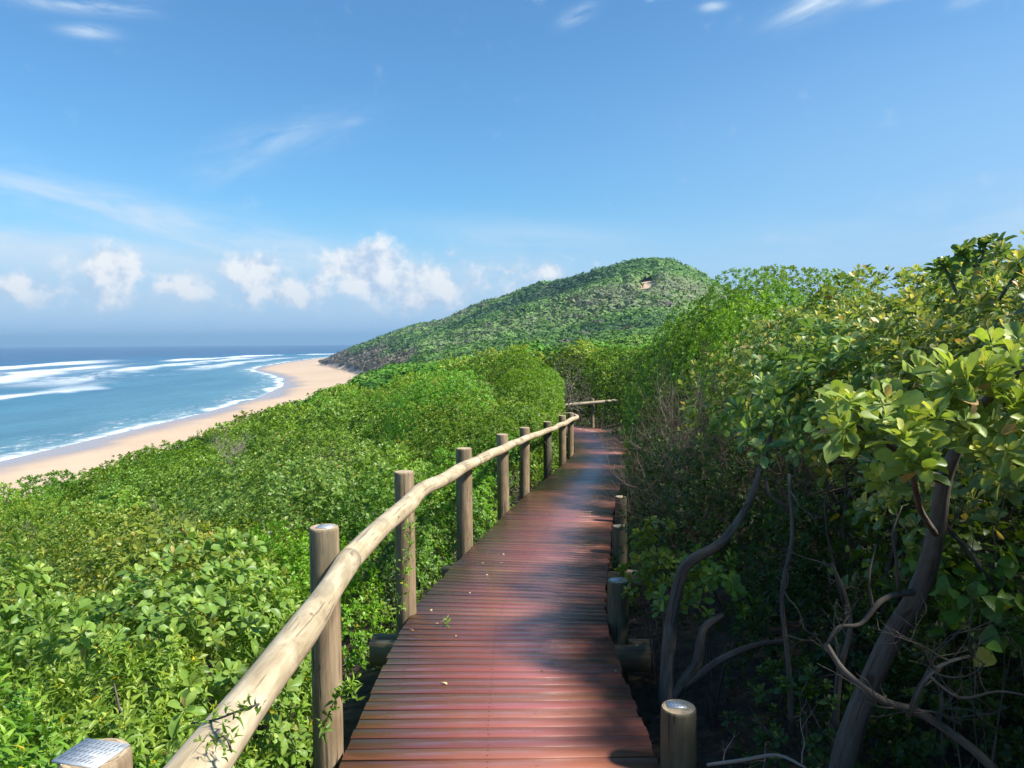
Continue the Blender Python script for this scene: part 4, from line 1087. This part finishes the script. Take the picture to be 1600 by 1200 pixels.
px_thing('bare_stem', 'pale twig arching at the right edge above the low yellow sprig', 'branch', [(1450, 1055, 2.3), (1500, 1090, 2.2), (1560, 1080, 2.1), (1620, 1090, 2.05)], [.004, .0035, .003, .002], 36, M_brown, GT, twigs=5)
px_thing('bare_stem', 'dark diagonal stem behind the vine at the right edge', 'branch', [(1460, 800, 2.6), (1520, 870, 2.6), (1580, 950, 2.55), (1640, 1010, 2.5)], [.008, .008, .007, .006], 37, M_bark, GT, twigs=5)
for k in range(14):
    y_ = rg.uniform(2.6, 6.2); x_ = rg.uniform(1.3, 3.0); zt = float(terrain(x_, y_))
    m = Mesh(); branch_tree(m, np.array([x_, y_, zt - .03]), (rg.normal(0, .5), rg.normal(0, .35), .9), rg.uniform(.4, .7), rg.uniform(.005, .010), 3, rg, .6, .1, 6)
    o = m.build('bare_stem', M_bark if k % 3 else M_twig, None, loc=(x_, y_, zt), smooth=True); tag(o, 'thin bare stem tangled in the dark understory right of the boardwalk', 'branch', 'tangled stems in the understory')
# dry twig shrubs above the deck edge
def dead_shrub(x, y, zb, n, L, r, seed, label, lean=(-.25, -.05), depth=3, mat=None, spread=.5):
    r2 = np.random.default_rng(seed); m = Mesh()
    for i in range(n):
        branch_tree(m, np.array([x + r2.normal(0, .06), y + r2.normal(0, .06), zb]), (lean[0] + r2.normal(0, .35), lean[1] + r2.normal(0, .35), 1.0), L * r2.uniform(.8, 1.2), r, depth, r2, spread, .18, 5, (3, 5))
    o = m.build('dry_shrub', mat or M_twig, None, loc=(x, y, zb), smooth=True); tag(o, label, 'shrub', 'dry leafless shrubs'); return o
dead_shrub(1.72, 6.9, -1.75, 4, .62, .009, 41, 'leafless grey shrub with upright forked twigs beside the deck below the green crest', (-.02, -.1))
dead_shrub(2.0, 6.1, -1.45, 6, .60, .009, 42, 'brown tangle of dead twigs under the olive leaf canopy', (.0, -.25), 4, M_brown, spread=.7)
dead_shrub(1.85, 5.2, -1.25, 5, .48, .008, 43, 'dead twig tangle above the crooked grey tree', (-.1, -.2), 4, M_brown, spread=.75)
dead_shrub(2.1, 8.1, -1.6, 4, .62, .009, 44, 'pale dead shrub further along the shaded deck edge', (-.08, 0.))
dead_shrub(1.40, 5.75, -1.70, 5, .66, .008, 47, 'fine brown twig bush standing bare above the shaded deck edge', (-.02, -.08), 4, M_brown, spread=.5)
dead_shrub(1.62, 6.5, -1.65, 5, .72, .008, 48, 'grey brown bush of fine upright twigs in front of the bright green shrub', (.0, -.05), 4, M_brown, spread=.45)
dead_shrub(1.80, 7.3, -1.65, 5, .74, .008, 49, 'bare twig bush further back against the bright green shrub', (-.03, -.05), 4, M_brown, spread=.45)
for (x, y, lb, sd) in ((-3.6, 8.2, 'small grey dead bush standing out of the near thicket left of the fourth post', 51), (-7.5, 11.5, 'pale leafless twigs on the slope half way to the beach', 52), (-2.6, 11.8, 'dead twig cluster in the bright green thicket above the middle posts', 53), (-12.5, 17.5, 'thin dry twigs against the sand at the seaward brow', 54)):
    dead_shrub(x, y, float(canopy_left(x, y)) - .50, 5, .34, .008, sd, lb, (0., 0.), 4, spread=.7)
dead_shrub(1.3, 20.4, -2.4, 4, 1.0, .016, 45, 'brownish bare bush behind the turn of the railing', (0, 0.), 4)
dead_shrub(-5.0, 13.8, float(canopy_left(-5.0, 13.8)) - .45, 5, .42, .010, 46, 'grey dry bush poking from the thicket on the slope to the beach', (-.2, 0.), 4, spread=.8)
# bushy top sprig standing out against the sky at upper right
tsp = at(1500, 440, 3.6)
t3 = empty('tall_sprig', tuple(tsp), 'leafy upright sprig standing out against the sky at upper right', 'plant')
m = Mesh(); P = []; D = []
for (pl) in ([(1500, 470, 3.6), (1528, 420, 3.58), (1538, 390, 3.56), (1542, 368, 3.55)], [(1528, 420, 3.58), (1510, 405, 3.55), (1505, 388, 3.53)], [(1532, 410, 3.58), (1560, 395, 3.6), (1570, 380, 3.6)], [(1500, 470, 3.6), (1480, 425, 3.65), (1470, 408, 3.68)], [(1560, 470, 3.5), (1590, 425, 3.45), (1600, 400, 3.4)]):
    px_tube(m, pl, np.linspace(.009, .003, len(pl)), 51, 5)
    for j in range(7):
        k = rg.uniform(.35, 1) * (len(pl) - 1); i = min(int(k), len(pl) - 2); q = at(*pl[i]) * (1 - (k - i)) + at(*pl[i + 1]) * (k - i)
        P.append(q + rg.normal(0, .012, 3)); D.append(unit(np.array([0, 0, .8]) + rg.normal(0, .5, 3)))
m.build('stems', M_bark, t3, loc=t3.location, smooth=True)
m = Mesh(); leaves(m, np.array(P), np.array(D), 'olive', 'H', 1.05, rg, .5); m.build('foliage', M_leaf, t3, loc=t3.location, color=True)
# leafy shoots trailing over the rail and up a post
def shoot(label, pl, n, spec='lance', sc=.75, r=.002):
    ps = [at(*p) for p in pl]; root = empty('leafy_shoot', tuple(ps[0]), label, 'plant', 'leafy shoots on the railing')
    m = Mesh(); V, Q, T, wc = tube(ps, r, 5, 3); m.add(V, Q=Q, T=T, wc=wc); m.build('stem', M_bark, root, loc=root.location, smooth=True)
    P = []; D = []
    for j in range(n):
        k = (j + .5) / n * (len(ps) - 1); i = min(int(k), len(ps) - 2); q = ps[i] * (1 - (k - i)) + ps[i + 1] * (k - i)
        P.append(q); D.append(unit(rg.normal(0, .6, 3) + np.array([.3, -.3, .6])))
    m = Mesh(); leaves(m, np.array(P), np.array(D), spec, 'H', sc, rg); m.build('foliage', M_leaf, root, loc=root.location, color=True)
shoot('thin leafy shoot arching over the log rail near its lower end', [(300, 1130, 1.55), (335, 1125, 1.42), (370, 1112, 1.36), (405, 1100, 1.35)], 5, sc=.42)
shoot('second leafy shoot crossing the rail at the bottom of the picture', [(290, 1170, 1.5), (320, 1165, 1.36), (350, 1150, 1.30), (362, 1175, 1.3)], 4, sc=.42)
shoot('leafy shoot climbing the third railing post', [(625, 960, 4.55), (632, 900, 4.55), (640, 850, 4.55), (640, 815, 4.56)], 9, 'lance', .9)
shoot('leafy shoot beside the base of the second railing post', [(500, 1150, 2.85), (525, 1090, 2.8), (545, 1070, 2.8), (555, 1085, 2.8)], 7, 'lance', .9)

# ------------------------------------------------------------------ far thicket and hill cover (nobody could count these)
rg = np.random.default_rng(99)
def tufts(m, P, r, rg, nl, cols_, flat=.6):
    """rounded crowns of nl leaf clusters each"""
    n = len(P)
    u = rg.normal(size=(n, nl, 3)); u[..., 2] = np.abs(u[..., 2]); u = unit(u)
    u = u * (1 - .35 * rg.uniform(0, 1, (n, nl, 1)) ** 2)
    k = 1 + .22 * np.sin(u[..., 0:1] * 5 + rg.uniform(0, 6, (n, 1, 1))) * np.cos(u[..., 1:2] * 5 + rg.uniform(0, 6, (n, 1, 1)))
    C = P[:, None] + u * k * np.stack([r, r, r * flat], -1)[:, None]
    N = unit(u * np.array([1, 1, 1.2]) + rg.normal(0, .24, u.shape)).reshape(-1, 3); C = C.reshape(-1, 3)
    T, B = frames(N); a = rg.uniform(0, 6.28, len(N)); T, B = T * np.cos(a)[:, None] + B * np.sin(a)[:, None], B * np.cos(a)[:, None] - T * np.sin(a)[:, None]
    s = np.repeat(r, nl) * (1.75 / math.sqrt(nl)) * rg.uniform(.6, 1.3, len(N))
    pts4 = [C - T * s[:, None] * .9, C - B * s[:, None] * .55 - N * s[:, None] * .15, C + T * s[:, None], C + B * s[:, None] * .6 - N * s[:, None] * .15]
    V = np.stack(pts4, 1).reshape(-1, 3); i = np.arange(len(N)) * 4
    c = np.repeat(cols_, nl, 0) * rg.uniform(.90, 1.10, (len(N), 1))
    m.add(V, T=np.concatenate([np.stack([i, i + 1, i + 2], 1), np.stack([i, i + 2, i + 3], 1)]), ct=np.concatenate([c, c]))
def crown_cols(P, rg, freq, pal):
    f = Fn(71, freq); f2 = Fn(72, freq * 3.1)
    v = np.clip(.5 + .30 * f(P * [1, 1, 0]) + .18 * f2(P * [1, 1, 0]) + rg.normal(0, .16, len(P)), 0, .999)
    pal = np.array(pal); x = v * (len(pal) - 1); i = x.astype(int); t = (x - i)[:, None]
    return pal[i] * (1 - t) + pal[i + 1] * t
# mid thicket 34..115 m
n = 12000
Y = 33 + 90 * rg.uniform(0, 1, n) ** .8; X = rg.uniform(-.42, .30, n) * Y
u = path_x(Y) - X
ok = (u < 24) & ((X > path_x(Y) + 1) | (Y < 118))
X, Y = X[ok], Y[ok]
b = smooth01((Y - 45) / 50)
Z = np.minimum(canopy_left(X, Y), 1.4 + 0 * X) * (1 - b) + (terrain(X, Y) + 1.6) * b
Z = np.where(X > path_x(Y) + .6, np.maximum(Z, terrain(X, Y) + 1.5), Z)
P = np.stack([X, Y, Z - .75], 1)
P[:, 2] += .30 * Fn(81, .5)(P) + .2 * Fn(82, 1.3)(P)
r = (.36 + Y * .0066) * rg.uniform(.75, 1.3, len(P))
m = Mesh(); tufts(m, P, r, rg, 70, crown_cols(P, rg, .12, [(.045, .125, .016), (.065, .18, .018), (.10, .25, .024), (.14, .29, .035), (.17, .25, .055)]), .75)
mt = m.build('dune_thicket', M_far, color=True); tag(mt, 'unbroken green thicket on the dune between the near shrubs and the hill', 'thicket', kind='stuff')
# the hill's low forest
n = 40000
Y = 82 + 745 * rg.uniform(0, 1, n) ** .95; la = rg.uniform(-.31, .36, n); X = la * Y
D_ = np.interp(la, latT, DT)
xt = np.interp(Y, toeY, toeX)
ok = (Y < D_ + 14) & (X > xt + 5)
for (sa, yy, wl, wy) in SAND_PATCHES: ok &= ~((np.abs((la - sa) / (wl * 1.15)) ** 2 + np.abs((Y - yy + 16) / (wy + 18)) ** 2) < 1)
X, Y = X[ok], Y[ok]
cm = cliff_mask(X, Y); ok = rg.uniform(0, 1, len(X)) > cm * .55; X, Y, cm = X[ok], Y[ok], cm[ok]
P = np.stack([X, Y, terrain(X, Y) + .2], 1)
r = np.clip(.75 + Y * .0060, 1.2, 3.9) * np.clip(np.exp(rg.normal(0, .28, len(P))), .5, 1.7)
P[:, 2] += 1.4 * (Fn(83, .05)(P) + .7) * smooth01((Y - 100) / 150)
cc_ = crown_cols(P, rg, .022, [(.040, .085, .034), (.060, .125, .036), (.085, .17, .036), (.11, .21, .045), (.14, .21, .070), (.15, .18, .095)])
dead = (rg.uniform(0, 1, len(P)) < .02); cc_[dead] = (.12, .105, .09)
cc_ = cc_ * (1 - cm[:, None] * .85) + np.array([.145, .115, .098]) * cm[:, None] * .85
cc_ = np.clip(cc_ * 1.22, 0, .5); m = Mesh(); nr = Y < 240; tufts(m, P[nr], r[nr], rg, 84, cc_[nr], .55); tufts(m, P[~nr], r[~nr], rg, 42, cc_[~nr], .55)
hl = m.build('hill_thicket', M_far, color=True); tag(hl, 'low green forest covering the distant hill down to the headland', 'thicket', kind='stuff')

# ------------------------------------------------------------------ leaf litter and twig scraps on the shaded ground
rg = np.random.default_rng(321)
n = 16000
Y = rg.uniform(1.2, 9, n); X = path_x(Y) + rg.uniform(.66, 3.6, n)
Z = terrain(X, Y) + Fn(21, 1.6)(np.stack([X, Y, 0 * X], 1)) * .05 + rg.uniform(.0, .035, n)
P = np.stack([X, Y, Z], 1); N = unit(rg.normal(0, .45, (n, 3)) + np.array([0, 0, 1.])); T, B = frames(N); a = rg.uniform(0, 6.28, n)
L = T * np.cos(a)[:, None] + B * np.sin(a)[:, None]; W = np.cross(N, L); sz = rg.uniform(.018, .045, n)[:, None]; wd = rg.uniform(.12, .45, n)[:, None]
V = np.stack([P, P + sz * (L * .5 - W * wd * .6), P + sz * (L + N * .15), P + sz * (L * .5 + W * wd * .6)], 1).reshape(-1, 3); i = np.arange(n) * 4
c = np.array([(.075, .05, .03), (.12, .085, .05), (.05, .036, .024), (.16, .12, .075)])[rg.integers(0, 4, n)] * rg.uniform(.6, 1.2, (n, 1))
m = Mesh(); m.add(V, T=np.concatenate([np.stack([i, i + 1, i + 2], 1), np.stack([i, i + 2, i + 3], 1)]), ct=np.concatenate([c, c]))
lt = m.build('leaf_litter', M_far, color=True); tag(lt, 'brown leaf litter on the shaded ground right of the boardwalk', 'leaf litter', kind='stuff')

# ------------------------------------------------------------------ fallen leaves on the deck
M_fall = leaf_mat('fallen_leaf', .6, .1)
rg = np.random.default_rng(123)
spots = [(752, 868), (762, 866), (738, 880), (752, 880), (785, 866), (786, 880), (778, 866), (675, 953), (700, 906), (760, 898), (862, 894), (885, 892), (716, 832), (770, 830), (640, 985), (690, 1068), (712, 997), (735, 926), (905, 770), (818, 788), (668, 912), (962, 1052), (846, 1050), (680, 975), (1000, 1010)]
def deck_hit(px, py):
    lo, hi = .8, 40.
    for _ in range(50):
        mid = (lo + hi) / 2; q = at(px, py, mid)
        if q[2] > deck_z(q[1]): lo = mid
        else: hi = mid
    return at(px, py, hi)
for i, (px, py) in enumerate(spots):
    q = deck_hit(px, py); a = rg.uniform(0, 6.28); L = np.array([[math.cos(a), math.sin(a), .12]]); s = rg.uniform(.018, .034)
    tv, tf = OBO_H; N = np.array([0, 0, 1.]); W = np.cross(N, unit(L)[0])
    V = s * (tv[:, 0:1] * unit(L) + tv[:, 1:2] * W + (tv[:, 2:3] * 1.2 + .22) * N)
    c = [(.45, .34, .17), (.5, .42, .25), (.28, .14, .05), (.55, .46, .22)][i % 4]
    if (px, py) == (700, 906): c = (.30, .24, .1)
    m = Mesh(); m.add(V + q, T=tf, ct=np.tile(c, (len(tf), 1)))
    o = m.build('fallen_leaf', M_fall, None, loc=tuple(q), color=True); tag(o, 'tiny pale dry leaf lying on the wet red deck', 'leaf', 'dry leaves scattered on the deck')
q = deck_hit(698, 980)
g = np.random.default_rng(4); m = Mesh(); leaves(m, np.array([q + [0, 0, .022]]), np.array([[.1, -.3, .9]]), 'lance', 'H', .7, g)
o = m.build('fallen_sprig', M_leaf, None, loc=tuple(q), color=True); tag(o, 'small green sprig lying on the deck near the railing', 'sprig')
tot = sum(len(o.data.polygons) for o in col.objects if o.type == 'MESH'); print('faces', tot)

# ------------------------------------------------------------------ sea haze
hm = bpy.data.materials.new('sea_haze'); hm.use_nodes = True
hn = NT(hm.node_tree); hm.node_tree.nodes.remove(hm.node_tree.nodes['Principled BSDF'])
pv = hn.new('ShaderNodeVolumePrincipled'); pv.inputs['Color'].default_value = (.27, .46, .66, 1); pv.inputs['Density'].default_value = 2.0e-4
hn.l.new(pv.outputs[0], hm.node_tree.nodes['Material Output'].inputs['Volume'])
m = Mesh(); V, Q = box(((-9500 + 3200) / 2, (9050 - 340) / 2, 30), (1, 0, 0), (0, 1, 0), (0, 0, 1), (9500 + 3200) / 2, (9050 + 340) / 2, 66); m.add(V, Q=Q)
hz = m.build('haze', hm); tag(hz, kind='stuff', label='thin pale sea haze softening the distant hill and horizon')
